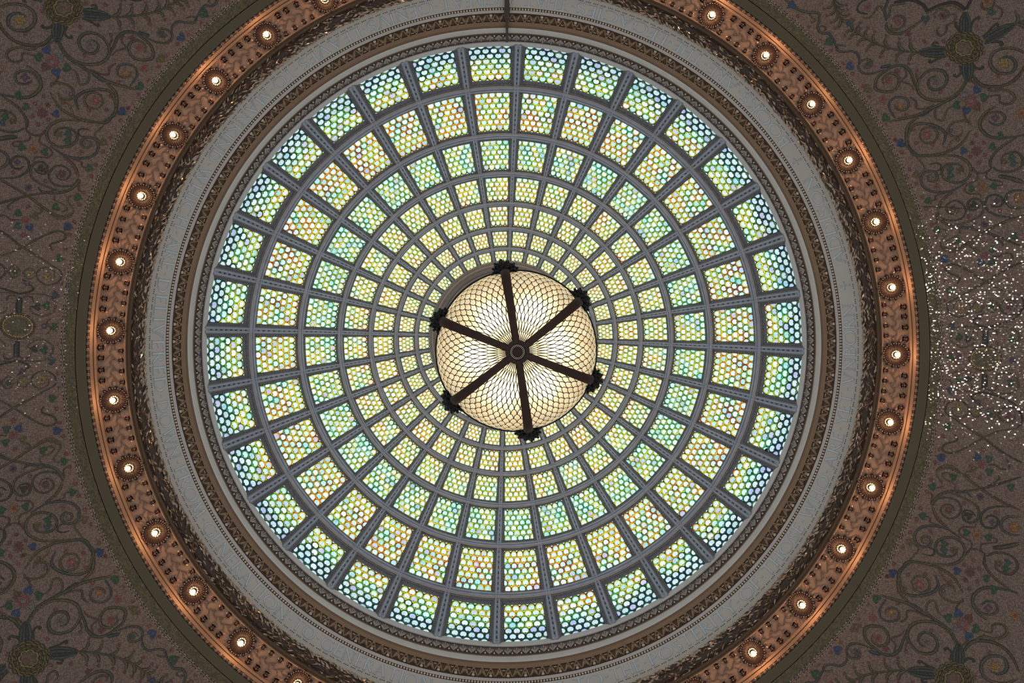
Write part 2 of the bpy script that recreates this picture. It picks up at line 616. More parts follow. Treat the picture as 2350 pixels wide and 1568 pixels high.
def scale_geo(row, scales):
    """vertices and faces of each scale on the dome at phi = 0"""
    (r_out, r_in) = GLASSPX[row]
    to, ti = theta_px(r_out, REC), theta_px(r_in, REC)
    hw = PITCH * FRAC[row] / 2
    geo = []
    for (shapes, t) in scales:
        v, f, roles = [], [], []
        for (pts, lift, role) in shapes:
            n0 = len(v)
            clamped = [(min(1, max(0, u)), min(1, max(0, w))) for (u, w) in pts]
            us = [p[0] for p in clamped]; ws = [p[1] for p in clamped]
            if max(us) - min(us) < 1e-4 or max(ws) - min(ws) < 1e-4:
                continue
            for (u, w) in clamped:
                v.append(SPT(lerp(ti, to, w), lerp(-hw, hw, u), REC - lift))
                roles.append(role)
            f.append(tuple(range(n0, len(v))))
        geo.append((v, f, roles, t))
    return geo


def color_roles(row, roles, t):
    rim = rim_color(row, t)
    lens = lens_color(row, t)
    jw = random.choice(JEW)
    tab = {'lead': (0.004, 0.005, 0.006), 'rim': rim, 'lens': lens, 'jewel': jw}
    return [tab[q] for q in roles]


single_panels = {13, 14, 15, 16, 17, 18, 19}     # row-0 panels whose scales are parts of their own
n_single = 0
for row in range(7):
    (r_out, r_in) = GLASSPX[row]
    to, ti = theta_px(r_out, REC), theta_px(r_in, REC)
    hw = PITCH * FRAC[row] / 2
    # lead sheet behind the scales
    mb = MB()
    v, f = [], []
    n = 6
    for i in range(n + 1):
        for j in range(n + 1):
            v.append(SPT(lerp(ti, to, i / n), lerp(-hw, hw, j / n), REC + 0.001))
    for i in range(n):
        for j in range(n):
            a = i * (n + 1) + j
            f.append((a, a + 1, a + n + 2, a + n + 1))
    mb.add(v, f)
    back_me = mb.mesh('glass_panel', M_LEAD)
    # sloping beaded border from the ribs back to the glass, with a raised bead line
    mb = MB()
    ta, tb = theta_px(RINGPX[row]), theta_px(RINGPX[row + 1])
    hr = PITCH * 0.054
    wo = [0.004, 0.062, 0.056, 0.05, 0.044, 0.038, 0.034][row] / SPH
    wi = [0.062, 0.056, 0.05, 0.044, 0.038, 0.034, 0.012][row] / SPH
    outer = [(ta - wo, -(PITCH / 2 - hr)), (ta - wo, PITCH / 2 - hr), (tb + wi, PITCH / 2 - hr), (tb + wi, -(PITCH / 2 - hr))]
    inner = [(to, -hw), (to, hw), (ti, hw), (ti, -hw)]
    lv = [(0.0, 0.0), (0.30, 0.012), (0.34, 0.030), (0.78, 0.036), (0.82, 0.062), (1.0, REC)]
    for s in range(4):
        s2 = (s + 1) % 4
        v, f = [], []
        nn = 5
        for i in range(nn + 1):
            for (t, h) in lv:
                o_ = [lerp(outer[s][q], outer[s2][q], i / nn) for q in (0, 1)]
                i_ = [lerp(inner[s][q], inner[s2][q], i / nn) for q in (0, 1)]
                v.append(SPT(lerp(o_[0], i_[0], t), lerp(o_[1], i_[1], t), h))
        nl = len(lv)
        for i in range(nn):
            for q in range(nl - 1):
                a = i * nl + q
                f.append((a, a + 1, a + nl + 1, a + nl))
        mb.add(v, f)
        # small bosses along the flat of the border
        nb = [17, 15, 13, 11, 9, 7, 5][row]
        br = [0.016, 0.015, 0.013, 0.012, 0.011, 0.010, 0.009][row]
        for tt in (() if (row == 0 and s == 0) else (0.43, 0.66)):
            for i in range(nb):
                u = (i + 0.5) / nb
                o_ = [lerp(outer[s][q], outer[s2][q], u) for q in (0, 1)]
                i_ = [lerp(inner[s][q], inner[s2][q], u) for q in (0, 1)]
                c = SPT(lerp(o_[0], i_[0], tt), lerp(o_[1], i_[1], tt), 0.030)
                mb.ball(c, br, 4, 3)
    bord_me = mb.mesh('panel_frame', M_IRONTEX)
    geo = scale_geo(row, build_scales(row))
    # one joined mesh, recoloured for every panel
    J = MB()
    spans = []
    for (v, f, roles, t) in geo:
        spans.append((len(v), roles, t))
        J.add(v, f)
    base_me = new_mesh('glass_scales', J.v, J.f, M_GLASS)
    for k in range(NPAN):
        ph = RIB0 + (k + 0.5) * PITCH
        pan = obj('glass_panel', back_me, dome, ph)
        obj('panel_frame', bord_me, pan)
        if row == 0 and k in single_panels:
            for (v, f, roles, t) in geo:
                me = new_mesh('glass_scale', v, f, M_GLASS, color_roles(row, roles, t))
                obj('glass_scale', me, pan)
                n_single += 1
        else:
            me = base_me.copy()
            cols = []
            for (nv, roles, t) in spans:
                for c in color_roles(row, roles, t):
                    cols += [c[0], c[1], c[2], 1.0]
            a = me.color_attributes.new('Col', 'FLOAT_COLOR', 'POINT')
            a.data.foreach_set('color', cols)
            tag(obj('glass_scales', me, pan), kind='stuff')
        if row == 0 and k == 2:
            # blackened spot on one pane low on the right
            x, y = unproj(1757.5, 1033.5, 13.9)
            mb = MB()
            c = Vector((x, y, CAMZ + sph_from_px(648, REC)[1] - 0.02))
            mb.ball(c, 0.055, 9, 6, 0.4)
            mb.ball(c + Vector((0.04, 0.02, 0)), 0.03, 7, 5, 0.5)
            o = obj('dark_spot', mb.mesh('dark_spot', M_LEAD, True), dome)
            tag(o, 'blackened round spot on a pane')

# --- collar round the top of the dome
mb = MB()
Rc, Dcx = sph_from_px(170)
prof = [(Rc + 0.06, Dcx - 0.03), (Rc - 0.005, Dcx - 0.035), (Rc - 0.03, Dcx - 0.06), (Rc - 0.06, Dcx - 0.035), (Rc - 0.07, Dcx + 0.03),
        (Rc - 0.15, Dcx + 0.10), (Rc - 0.17, Dcx + 0.06), (Rc - 0.20, Dcx + 0.06), (Rc - 0.21, Dcx + 0.16), (Rc - 0.40, Dcx + 0.30), (0.02, Dcx + 0.38)]
mb.lathe(prof, 128, px=False)
collar = obj('collar', mb.mesh('collar', M_COLLAR, True), dome)
mb = MB()
mb.tube([P(Rc - 0.018, Dcx - 0.062, 2 * PI * i / 96) for i in range(97)], 0.016, 6, False)
obj('gilt_fillet', mb.mesh('gilt_fillet', M_GILT, True), collar)

# ================================================================== mouldings round the dome
# trim_1: pale fillet and leaf moulding right at the edge of the glass
t1 = empty('trim_1', (0, 0, CAMZ + 13.3))
tag(t1, 'narrow grey shell moulding edged with a pale fillet, next to the glass', 'moulding', kind='structure')
mb = MB()
mb.lathe([(682, 13.56), (687, 13.47), (689.5, 13.42), (691.5, 13.405), (694, 13.41)], 256)
obj('fillet', mb.mesh('fillet', M_CREAM, True), t1)
mb = MB()
mb.lathe([(694, 13.41), (695.5, 13.43), (700, 13.40), (706, 13.335), (711.5, 13.275), (712.5, 13.24)], 256)
obj('moulding_bed', mb.mesh('moulding_bed', M_GREYBED, True), t1)


def surf_frame(r0, D0_, r1, D1_, ph=0.0):
    """origin, tangent (along the ring), up (towards the first point), normal (out of the surface) at mid-strip"""
    a = Vector(P(rr(r0, D0_), D0_, ph)); b = Vector(P(rr(r1, D1_), D1_, ph))
    o = (a + b) / 2
    up = (a - b)
    ln = up.length
    up.normalize()
    tg = Vector((math.sin(ph), -math.cos(ph), 0))
    nrm = tg.cross(up)
    if nrm.z > 0:
        nrm = -nrm
    return o, tg, up, nrm, ln


NSH = 216
o, tg, up, nr, ln = surf_frame(697, 13.40, 711, 13.25)
W = 2 * PI * rr(704, 13.32) / NSH


def L3(x, y, z):
    return tuple(o + tg * x + up * y + nr * z)


mb = MB()
for q in range(5):
    a = (q - 2) * 0.52
    L = ln * (0.98 if q == 2 else 0.88)
    pts = []
    for s in range(5):
        t = s / 4
        pts.append(L3(W * 0.52 * math.sin(a) * math.sin(t * PI * 0.62), -ln * 0.46 + L * t * (1 - 0.12 * abs(q - 2)), 0.012 + 0.030 * math.sin(t * PI)))
    mb.tube(pts, [W * 0.03, W * 0.07, W * 0.085, W * 0.075, W * 0.03], 5)
mb.tube([L3(W * 0.46 * math.cos(t), -ln * 0.40 + ln * 0.78 * math.sin(t), 0.014) for t in [PI * i / 8 for i in range(9)]], W * 0.035, 4)
sh_me = mb.mesh('shell_leaf', M_SILVER, True)
mb = MB()
mb.ball(L3(W * 0.5, -ln * 0.44, 0.028), 0.017, 7, 5)
shp_me = mb.mesh('pearl', M_PEARL, True)
for k in range(NSH):
    s = obj('shell_leaf', sh_me, t1, 2 * PI * k / NSH)
    obj('pearl', shp_me, s)

# trim_2: pale convex band and brown hollow
t2 = empty('trim_2', (0, 0, CAMZ + 13.1))
tag(t2, 'smooth pale convex band with a brown hollow outside it', 'moulding', kind='structure')
mb = MB()
mb.lathe([(712.5, 13.24), (714.5, 13.20)], 256)
obj('thin_lip', mb.mesh('thin_lip', M_TAN, True), t2)
mb = MB()
mb.lathe([(714.5, 13.20), (717, 13.155), (720, 13.10), (723, 13.055), (726.5, 13.02)], 256)
obj('pale_band', mb.mesh('pale_band', M_CREAM, True), t2)
mb = MB()
mb.lathe([(726.5, 13.02), (728, 13.03), (732, 13.035), (736, 13.02), (741, 12.99)], 256)
obj('hollow', mb.mesh('hollow', M_TAN, True), t2)

# trim_3: leaf and dart
t3 = empty('trim_3', (0, 0, CAMZ + 12.9))
tag(t3, 'bronze leaf-and-dart moulding of alternating palmettes and darts', 'moulding', kind='structure')
mb = MB()
mb.lathe([(741, 12.99), (742, 13.01), (746, 12.985), (754, 12.92), (760.5, 12.865), (762, 12.815)], 256)
obj('moulding_bed', mb.mesh('moulding_bed', M_BED, True), t3)
NLD = 240
o, tg, up, nr, ln = surf_frame(742, 12.985, 761, 12.83)
W = 2 * PI * rr(752, 12.91) / NLD
ld = []
for kind in range(2):
    mb = MB()
    # arch of two curved ribs meeting in a ring
    for s in (-1, 1):
        pts = [L3(s * W * (0.46 - 0.36 * t ** 0.8), -ln * 0.46 + ln * 0.80 * t, 0.018 + 0.018 * math.sin(t * PI)) for t in [i / 6 for i in range(7)]]
        mb.tube(pts, W * 0.065, 5)
    if kind == 0:
        mb.tube([L3(W * 0.12 * math.cos(t), ln * 0.36 + W * 0.12 * math.sin(t), 0.034) for t in [2 * PI * i / 8 for i in range(9)]], W * 0.05, 5, False)
        mb.ball(L3(0, ln * 0.36, 0.03), W * 0.07, 6, 4)
        for q in range(-2, 3):
            pts = [L3(W * 0.30 * math.sin(q * 0.5) * t, -ln * 0.40 + ln * 0.52 * t * (1 - 0.10 * abs(q)), 0.02 + 0.02 * math.sin(t * PI)) for t in (0, .35, .7, 1)]
            mb.tube(pts, [W * 0.03, W * 0.06, W * 0.06, W * 0.02], 5)
    else:
        mb.ball(L3(0, ln * 0.34, 0.032), W * 0.11, 7, 5)
        for q in (-1, 1):
            pts = [L3(q * W * (0.05 + 0.20 * t), ln * 0.20 - ln * 0.55 * t, 0.02 + 0.02 * math.sin(t * PI)) for t in (0, .35, .7, 1)]
            mb.tube(pts, [W * 0.03, W * 0.08, W * 0.09, W * 0.03], 5)
        mb.tube([L3(0, ln * 0.18 - ln * 0.5 * t, 0.03) for t in (0, .5, 1)], [W * 0.03, W * 0.08, W * 0.03], 5)
    me = mb.mesh(('palmette', 'dart')[kind], M_BRONZE, True)
    mb = MB()
    if kind == 0:
        mb.ball(L3(0, -ln * 0.44, 0.030), W * 0.20, 8, 5, 0.42, (tg, nr, up))
    else:
        for s in (-1, 1):
            mb.ball(L3(W * 0.5 + s * W * 0.09, ln * 0.22, 0.026), W * 0.075, 6, 4)
    ld.append((me, mb.mesh('drop', M_PEARL, True)))
for k in range(NLD):
    a = obj(('palmette', 'dart')[k % 2], ld[k % 2][0], t3, 2 * PI * k / NLD)
    obj('drop', ld[k % 2][1], a)

# trim_4: inscription frieze
t4 = empty('trim_4', (0, 0, CAMZ + 12.5))
tag(t4, 'pale grey frieze ring with the long inscription starting BOOKS ARE THE LEGACIES', 'inscription', kind='structure')
mb = MB()
mb.lathe([(762, 12.815), (765, 12.80), (769, 12.775)], 256)
obj('upper_fillet', mb.mesh('upper_fillet', M_FRIEZE, True), t4)
mb = MB()
mb.lathe([(768.5, 12.778), (769, 12.80), (775, 12.765), (775.5, 12.725)], 256)
obj('pearl_groove', mb.mesh('pearl_groove', M_BED, True), t4)
FA, FB = (775.5, 12.725), (823.0, 12.33)
mb = MB()
mb.lathe([FA, FB], 360)
obj('frieze_face', mb.mesh('frieze_face', M_FRIEZE, True), t4)
mb = MB()
npl = 712
for k in range(npl):
    mb.ball(P(rr(772.2, 12.755), 12.755, 2 * PI * k / npl), 0.0225, 6, 4)
tag(obj('pearl_row', mb.mesh('pearl_row', M_PEARL, True), t4), kind='stuff')
mb = MB()
npl = 1150
for k in range(npl):
    if k % 4 == 3:
        continue
    mb.ball(P(rr(812.0, 12.415), 12.415, 2 * PI * k / npl), 0.0105, 5, 3)
tag(obj('fine_bead_line', mb.mesh('fine_bead_line', M_PETAL, True), t4), kind='stuff')
mb = MB()
mb.lathe([(823, 12.33), (824, 12.34), (827, 12.335), (831, 12.32), (833, 12.28)], 256)
obj('brown_lip', mb.mesh('brown_lip', M_TAN, True), t4)

# --- letters: strokes as V ridges
TH, TN, SE = 0.125, 0.068, 0.055


def serifs(*pts):
    return [('l', x - 0.085, y, x + 0.085, y, SE) for (x, y) in pts]


GL = {
    'A': (0.80, [('l', 0.06, 0, 0.41, 1, TN), ('l', 0.40, 1, 0.74, 0, TH), ('l', 0.2, 0.36, 0.62, 0.36, TN)] + serifs((0.06, 0), (0.74, 0))),
    'B': (0.58, [('l', 0.1, 0, 0.1, 1, TH), ('a', 0.22, 0.76, 0.22, 0.24, -90, 90, TH), ('a', 0.25, 0.26, 0.28, 0.26, -90, 90, TH), ('l', 0, 1, 0.22, 1, SE), ('l', 0.1, 0.52, 0.25, 0.52, SE), ('l', 0, 0, 0.25, 0, SE)]),
    'C': (0.86, [('a', 0.48, 0.5, 0.45, 0.5, 48, 312, TH)]),
    'D': (0.80, [('l', 0.1, 0, 0.1, 1, TH), ('a', 0.30, 0.5, 0.46, 0.5, -90, 90, TH), ('l', 0, 1, 0.3, 1, SE), ('l', 0, 0, 0.3, 0, SE)]),
    'E': (0.50, [('l', 0.1, 0, 0.1, 1, TH), ('l', 0, 1, 0.46, 1, TN), ('l', 0.1, 0.52, 0.40, 0.52, TN), ('l', 0, 0, 0.48, 0, TN)]),
    'F': (0.50, [('l', 0.1, 0, 0.1, 1, TH), ('l', 0, 1, 0.48, 1, TN), ('l', 0.1, 0.52, 0.40, 0.52, TN)] + serifs((0.1, 0))),
    'G': (0.88, [('a', 0.48, 0.5, 0.45, 0.5, 48, 322, TH), ('l', 0.82, 0.10, 0.82, 0.42, TH)] + serifs((0.82, 0.44))),
    'H': (0.80, [('l', 0.1, 0, 0.1, 1, TH), ('l', 0.70, 0, 0.70, 1, TH), ('l', 0.1, 0.52, 0.70, 0.52, TN)] + serifs((0.1, 0), (0.1, 1), (0.7, 0), (0.7, 1))),
    'I': (0.20, [('l', 0.1, 0, 0.1, 1, TH)] + serifs((0.1, 0), (0.1, 1))),
    'K': (0.70, [('l', 0.1, 0, 0.1, 1, TH), ('l', 0.60, 1, 0.12, 0.46, TN), ('l', 0.25, 0.58, 0.68, 0, TH)] + serifs((0.1, 0), (0.1, 1), (0.6, 1))),
    'L': (0.50, [('l', 0.1, 0, 0.1, 1, TH), ('l', 0, 0, 0.50, 0, TN)] + serifs((0.1, 1))),
    'M': (0.96, [('l', 0.08, 0, 0.18, 1, TN), ('l', 0.18, 1, 0.48, 0.04, TH), ('l', 0.48, 0.04, 0.78, 1, TN), ('l', 0.78, 1, 0.88, 0, TH)] + serifs((0.08, 0), (0.88, 0))),
    'N': (0.84, [('l', 0.1, 0, 0.1, 1, TN), ('l', 0.1, 1, 0.74, 0, TH), ('l', 0.74, 0, 0.74, 1, TN)] + serifs((0.1, 0), (0.74, 1))),
    'O': (0.96, [('a', 0.48, 0.5, 0.45, 0.5, 0, 360, TH)]),
    'P': (0.56, [('l', 0.1, 0, 0.1, 1, TH), ('a', 0.22, 0.74, 0.28, 0.26, -90, 90, TH), ('l', 0, 1, 0.22, 1, SE), ('l', 0.1, 0.48, 0.22, 0.48, SE)] + serifs((0.1, 0))),
    'R': (0.66, [('l', 0.1, 0, 0.1, 1, TH), ('a', 0.22, 0.75, 0.26, 0.25, -90, 90, TH), ('l', 0, 1, 0.22, 1, SE), ('l', 0.1, 0.5, 0.22, 0.5, SE), ('l', 0.26, 0.5, 0.64, 0, TH)] + serifs((0.1, 0))),
    'S': (0.52, [('a', 0.27, 0.76, 0.19, 0.24, 40, 265, TH), ('a', 0.25, 0.27, 0.22, 0.27, 88, -145, TH)]),
    'T': (0.72, [('l', 0.36, 0, 0.36, 1, TH), ('l', 0.02, 1, 0.70, 1, TN)] + serifs((0.36, 0))),
    'V': (0.78, [('l', 0.06, 1, 0.39, 0, TH), ('l', 0.39, 0, 0.72, 1, TN)] + serifs((0.06, 1), (0.72, 1))),
    'W': (1.14, [('l', 0.05, 1, 0.32, 0, TH), ('l', 0.32, 0, 0.57, 1, TN), ('l', 0.57, 1, 0.83, 0, TH), ('l', 0.83, 0, 1.09, 1, TN)] + serifs((0.05, 1), (1.09, 1))),
    'Y': (0.72, [('l', 0.05, 1, 0.36, 0.48, TH), ('l', 0.36, 0.48, 0.67, 1, TN), ('l', 0.36, 0.48, 0.36, 0, TH)] + serifs((0.05, 1), (0.67, 1), (0.36, 0))),
    '+': (0.60, [('l', 0.3, 0.05, 0.3, 0.95, TN), ('l', 0.02, 0.58, 0.58, 0.58, TN), ('l', 0.22, 0.05, 0.38, 0.05, SE), ('l', 0.22, 0.95, 0.38, 0.95, SE), ('l', 0.02, 0.50, 0.02, 0.66, SE), ('l', 0.58, 0.50, 0.58, 0.66, SE)]),
    '.': (0.12, [('l', 0.0, 0.48, 0.13, 0.48, 0.10)]),
}
fa = Vector((rr(*FA), FA[1])); fb = Vector((rr(*FB), FB[1]))
f_top = (781 - 775.5) / 47.5
f_bot = (806.5 - 775.5) / 47.5
LH = (fb - fa).length * (f_bot - f_top)
fn = Vector((-(fb - fa).y, (fb - fa).x)).normalized()        # (R, D) normal, made to point inwards and down
if fn.y > 0:
    fn = -fn
RT = rr(793, 12.56)


def letter_pt(ph0, x, y, h):
    """x, y in letter units; text runs towards smaller phi; h = metres proud"""
    t = lerp(f_bot, f_top, y)
    q = fa + (fb - fa) * t + fn * h
    return P(q.x, q.y, ph0 - x * LH / RT)


def build_letter(ch, ph0, sx):
    w, strokes = GL[ch]
    mb = MB()
    edge = []
    for s in strokes:
        if s[0] == 'l':
            _, x0, y0, x1, y1, th = s
            n = 2 if abs(x1 - x0) < 0.2 else 3
            pts = [(lerp(x0, x1, i / n), lerp(y0, y1, i / n)) for i in range(n + 1)]
            ths = [th] * (n + 1)
        else:
            _, cx, cy, rx, ry, a0, a1, th = s
            n = max(8, int(abs(a1 - a0) / 12))
            pts, ths = [], []
            for i in range(n + 1):
                a = rad(lerp(a0, a1, i / n))
                pts.append((cx + rx * math.cos(a), cy + ry * math.sin(a)))
                ths.append(th * (0.45 + 0.55 * abs(math.cos(a))) if ch != 'S' else th * (0.6 + 0.4 * abs(math.sin(a * 1.0 + 0.8))))
        v, f = [], []
        for i, (x, y) in enumerate(pts):
            p0 = pts[max(0, i - 1)]; p1 = pts[min(len(pts) - 1, i + 1)]
            dx, dy = p1[0] - p0[0], p1[1] - p0[1]
            L = math.hypot(dx, dy) or 1
            nx, ny = -dy / L * ths[i] / 2, dx / L * ths[i] / 2
            v += [letter_pt(ph0, (x + nx) * sx, y + ny, 0.002), letter_pt(ph0, x * sx, y, 0.018), letter_pt(ph0, (x - nx) * sx, y - ny, 0.002)]
        for i in range(len(pts) - 1):
            a = i * 3
            f += [(a, a + 1, a + 4, a + 3), (a + 1, a + 2, a + 5, a + 4)]
        f += [(0, 2, 1), (len(v) - 3, len(v) - 2, len(v) - 1)]
        mb.add(v, f)
        edge.append((pts, ths))
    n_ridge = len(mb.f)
    for (pts, ths) in edge:                       # groove shade painted as a narrow dark band round every stroke
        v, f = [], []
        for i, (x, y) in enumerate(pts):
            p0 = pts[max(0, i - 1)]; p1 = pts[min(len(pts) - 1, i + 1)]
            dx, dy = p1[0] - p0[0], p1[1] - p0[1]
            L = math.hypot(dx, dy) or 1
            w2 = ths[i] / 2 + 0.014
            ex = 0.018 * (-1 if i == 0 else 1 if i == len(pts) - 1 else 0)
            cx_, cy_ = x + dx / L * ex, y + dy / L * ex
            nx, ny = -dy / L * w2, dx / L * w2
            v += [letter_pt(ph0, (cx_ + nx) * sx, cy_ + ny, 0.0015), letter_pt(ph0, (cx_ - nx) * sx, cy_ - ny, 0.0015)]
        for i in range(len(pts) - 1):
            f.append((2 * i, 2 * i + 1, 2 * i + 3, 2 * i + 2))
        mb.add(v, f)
    me = mb.mesh('letter', M_LETTER)
    me.materials.append(M_GROOVESHADE)
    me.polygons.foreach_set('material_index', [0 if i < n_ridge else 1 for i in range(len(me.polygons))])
    return me


def text_phi(u, v):
    x, y = unproj(u, v, 12.52)
    return math.atan2(y, x) % (2 * PI)


DOT = dict(book=(1696.9, 210.3), are=(1619.6, 148.9), the=(1538.4, 97.3), leg=(1314.3, 14.3), that=(1193, 3), a=(1152, 3), great=(1002, 15.5), gen=(834.5, 67.2),
           leav=(680.9, 157.8), to=(623.5, 205.4), man=(479.2, 377.7), whi=(404.7, 533.8), are2=(379.5, 629.3), deliv=(369.4, 909.5), down=(407.2, 1062),
           frm=(466.7, 1194), gen1=(665.2, 1423.7), to1=(728.6, 1469), gen2=(1003, 1572), as_=(1068, 1583), pres=(1306, 1573), to2=(1393.6, 1558), the2=(1481.3, 1523.8),
           post=(1695, 1383), of=(1749.5, 1324.5), thos=(1841, 1196.4), who=(1895.5, 1082.5), are3=(1925.7, 984), yet=(1941.8, 892.7))
WORDS = [('BOOKS', (1802.5, 334.6), 'book'), ('ARE', 'book', 'are'), ('THE', 'are', 'the'), ('LEGACIES', 'the', 'leg'), ('THAT', 'leg', 'that'), ('A', 'that', 'a'),
         ('GREAT', 'a', 'great'), ('GENIVS', 'great', 'gen'), ('LEAVES', 'gen', 'leav'), ('TO', 'leav', 'to'), ('MANKIND', 'to', 'man'), ('WHICH', 'man', 'whi'),
         ('ARE', 'whi', 'are2'), ('DELIVERED', 'are2', 'deliv'), ('DOWN', 'deliv', 'down'), ('FROM', 'down', 'frm'), ('GENERATION', 'frm', 'gen1'), ('TO', 'gen1', 'to1'),
         ('GENERATION', 'to1', 'gen2'), ('AS', 'gen2', 'as_'), ('PRESENTS', 'as_', 'pres'), ('TO', 'pres', 'to2'), ('THE', 'to2', 'the2'), ('POSTERITY', 'the2', 'post'),
         ('OF', 'post', 'of'), ('THOSE', 'of', 'thos'), ('WHO', 'thos', 'who'), ('ARE', 'who', 'are3'), ('YET', 'are3', 'yet'), ('VNBORN', 'yet', (1945.8, 699)),
         ('ADDISON', (1930, 605), (1857.5, 407))]
MARG = rad(0.80)
word_spans = []
for (wd, a, b) in WORDS:
    p0 = text_phi(*DOT[a]) - MARG if isinstance(a, str) else text_phi(*a)
    p1 = text_phi(*DOT[b]) + MARG if isinstance(b, str) else text_phi(*b)
    span = (p0 - p1) % (2 * PI)
    word_spans.append((wd, p0, p0 - span))
    gap = 0.17
    nat = sum(GL[c][0] for c in wd) + gap * (len(wd) - 1)
    avail = span * RT / LH
    sx = avail / nat
    sx = max(0.6, min(1.5, sx))
    x = (avail - nat * sx) / 2
    for c in wd:
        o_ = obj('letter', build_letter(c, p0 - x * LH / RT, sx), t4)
        o_['label'] = 'inscribed letter with skylight painted pale blue, ' + c
        x += (GL[c][0] + gap) * sx
for k_, (u, v) in DOT.items():
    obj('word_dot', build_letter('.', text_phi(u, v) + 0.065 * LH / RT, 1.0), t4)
for (u, v) in ((1828.5, 370.0), (1936.7, 655.7)):
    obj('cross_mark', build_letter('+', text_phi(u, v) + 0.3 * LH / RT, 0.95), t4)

# trim_5: laurel garland
t5 = empty('trim_5', (0, 0, CAMZ + 12.06))
tag(t5, 'thick glittering laurel-leaf garland ring below the inscription', 'garland', kind='structure')
mb = MB()
mb.lathe([(833, 12.28), (838, 12.2), (850, 12.0), (858, 11.86), (860, 11.84), (864, 11.84), (866.5, 11.80)], 256)
obj('wall_behind', mb.mesh('wall_behind', M_BED, True), t5)
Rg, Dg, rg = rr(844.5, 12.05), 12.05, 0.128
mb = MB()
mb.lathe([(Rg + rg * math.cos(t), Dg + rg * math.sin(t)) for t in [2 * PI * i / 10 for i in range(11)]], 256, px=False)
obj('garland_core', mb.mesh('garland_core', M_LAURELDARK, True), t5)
mb = MB()
rnd = random.Random(3)
for k in range(7500):
    ph = 2 * PI * (k + rnd.random()) / 7500
    al = rnd.uniform(PI * 0.75, PI * 1.95)                       # round the section, the side one sees
    kk = rnd.uniform(0.98, 1.14)
    base = Vector(P(Rg + rg * kk * math.cos(al), Dg + rg * kk * math.sin(al), ph))
    nrm = Vector((math.cos(al) * math.cos(ph), math.cos(al) * math.sin(ph), math.sin(al)))
    tgt = Vector((-math.sin(ph), math.cos(ph), 0))
    side = nrm.cross(tgt)
    aim = (tgt + side * rnd.uniform(-0.65, 0.65) + nrm * rnd.uniform(0.0, 0.25)).normalized()
    sd = aim.cross(nrm).normalized()
    L, w = rnd.uniform(0.08, 0.14), rnd.uniform(0.011, 0.018)
    nn = (nrm + sd * rnd.uniform(-0.5, 0.5)).normalized()
    sd = nn.cross(aim).normalized()
    p0 = base - aim * L * 0.5
    mid = base + nn * 0.020
    p1 = base + aim * L * 0.5 + nn * 0.010
    mb.add([tuple(p0), tuple(base + sd * w - nn * 0.006), tuple(p1), tuple(base - sd * w - nn * 0.006), tuple(mid)], [(0, 1, 4), (1, 2, 4), (2, 3, 4), (3, 0, 4)])
tag(obj('laurel_leaves', mb.mesh('laurel_leaves', M_LAUREL), t5), kind='stuff')

# trim_6: coffered soffit with vine sprigs, fillets and bead edge
t6 = empty('trim_6', (0, 0, CAMZ + 11.7))
tag(t6, 'beige soffit ring with vine sprigs between the lights and a beaded outer edge', 'soffit', kind='structure')
CA, CB = (866.5, 11.80), (931.0, 11.69)
mb = MB()
mb.lathe([CA, (868, 11.765), (869.5, 11.765), (871, 11.795), (890, 11.76), (910, 11.725), CB], 256)
obj('field', mb.mesh('field', M_COFFER, True), t6)
mb = MB()
mb.lathe([CB, (932, 11.66), (938, 11.62), (938.4, 11.645), (940, 11.64), (940.4, 11.61), (947, 11.565), (948, 11.55)], 256)
obj('outer_fillets', mb.mesh('outer_fillets', M_COFFER, True), t6)
mb = MB()
mb.lathe([(948, 11.55), (949, 11.57), (954, 11.56), (955.2, 11.53)], 256)
obj('bead_groove', mb.mesh('bead_groove', M_BED, True), t6)
mb = MB()
nbd = 428
for k in range(nbd):
    ph = 2 * PI * k / nbd
    c = P(rr(951.6, 11.535), 11.535, ph)
    tg_ = Vector((-math.sin(ph), math.cos(ph), 0)); rd_ = Vector((math.cos(ph), math.sin(ph), 0))
    mb.ball(c, 0.028, 8, 6, 1.25, (rd_, Vector((0, 0, 1)), tg_))
    for s in (0.42, 0.58):
        ph2 = 2 * PI * (k + s) / nbd
        tg2 = Vector((-math.sin(ph2), math.cos(ph2), 0)); rd2 = Vector((math.cos(ph2), math.sin(ph2), 0))
        mb.ball(P(rr(951.6, 11.54), 11.54, ph2), 0.024, 6, 4, 0.30, (rd2, Vector((0, 0, 1)), tg2))
tag(obj('bead_and_reel', mb.mesh('bead_and_reel', M_LEAF, True), t6), kind='stuff')

# vine sprigs between the lights
o, tg, up, nr, ln = surf_frame(CA[0], CA[1], CB[0], CB[1])
o = Vector(P(rr(898, 11.747), 11.747, 0))
RL = rr(898, 11.747)


def FP(x, y, z, ph=0.0):
    """soffit field: x metres clockwise, y metres outwards, z metres proud"""
    a = ph + x / RL
    p = Vector((RL, 0, CAMZ + 11.747)) - up * y + nr * z
    return (p.x * math.cos(a), p.x * math.sin(a), p.z)


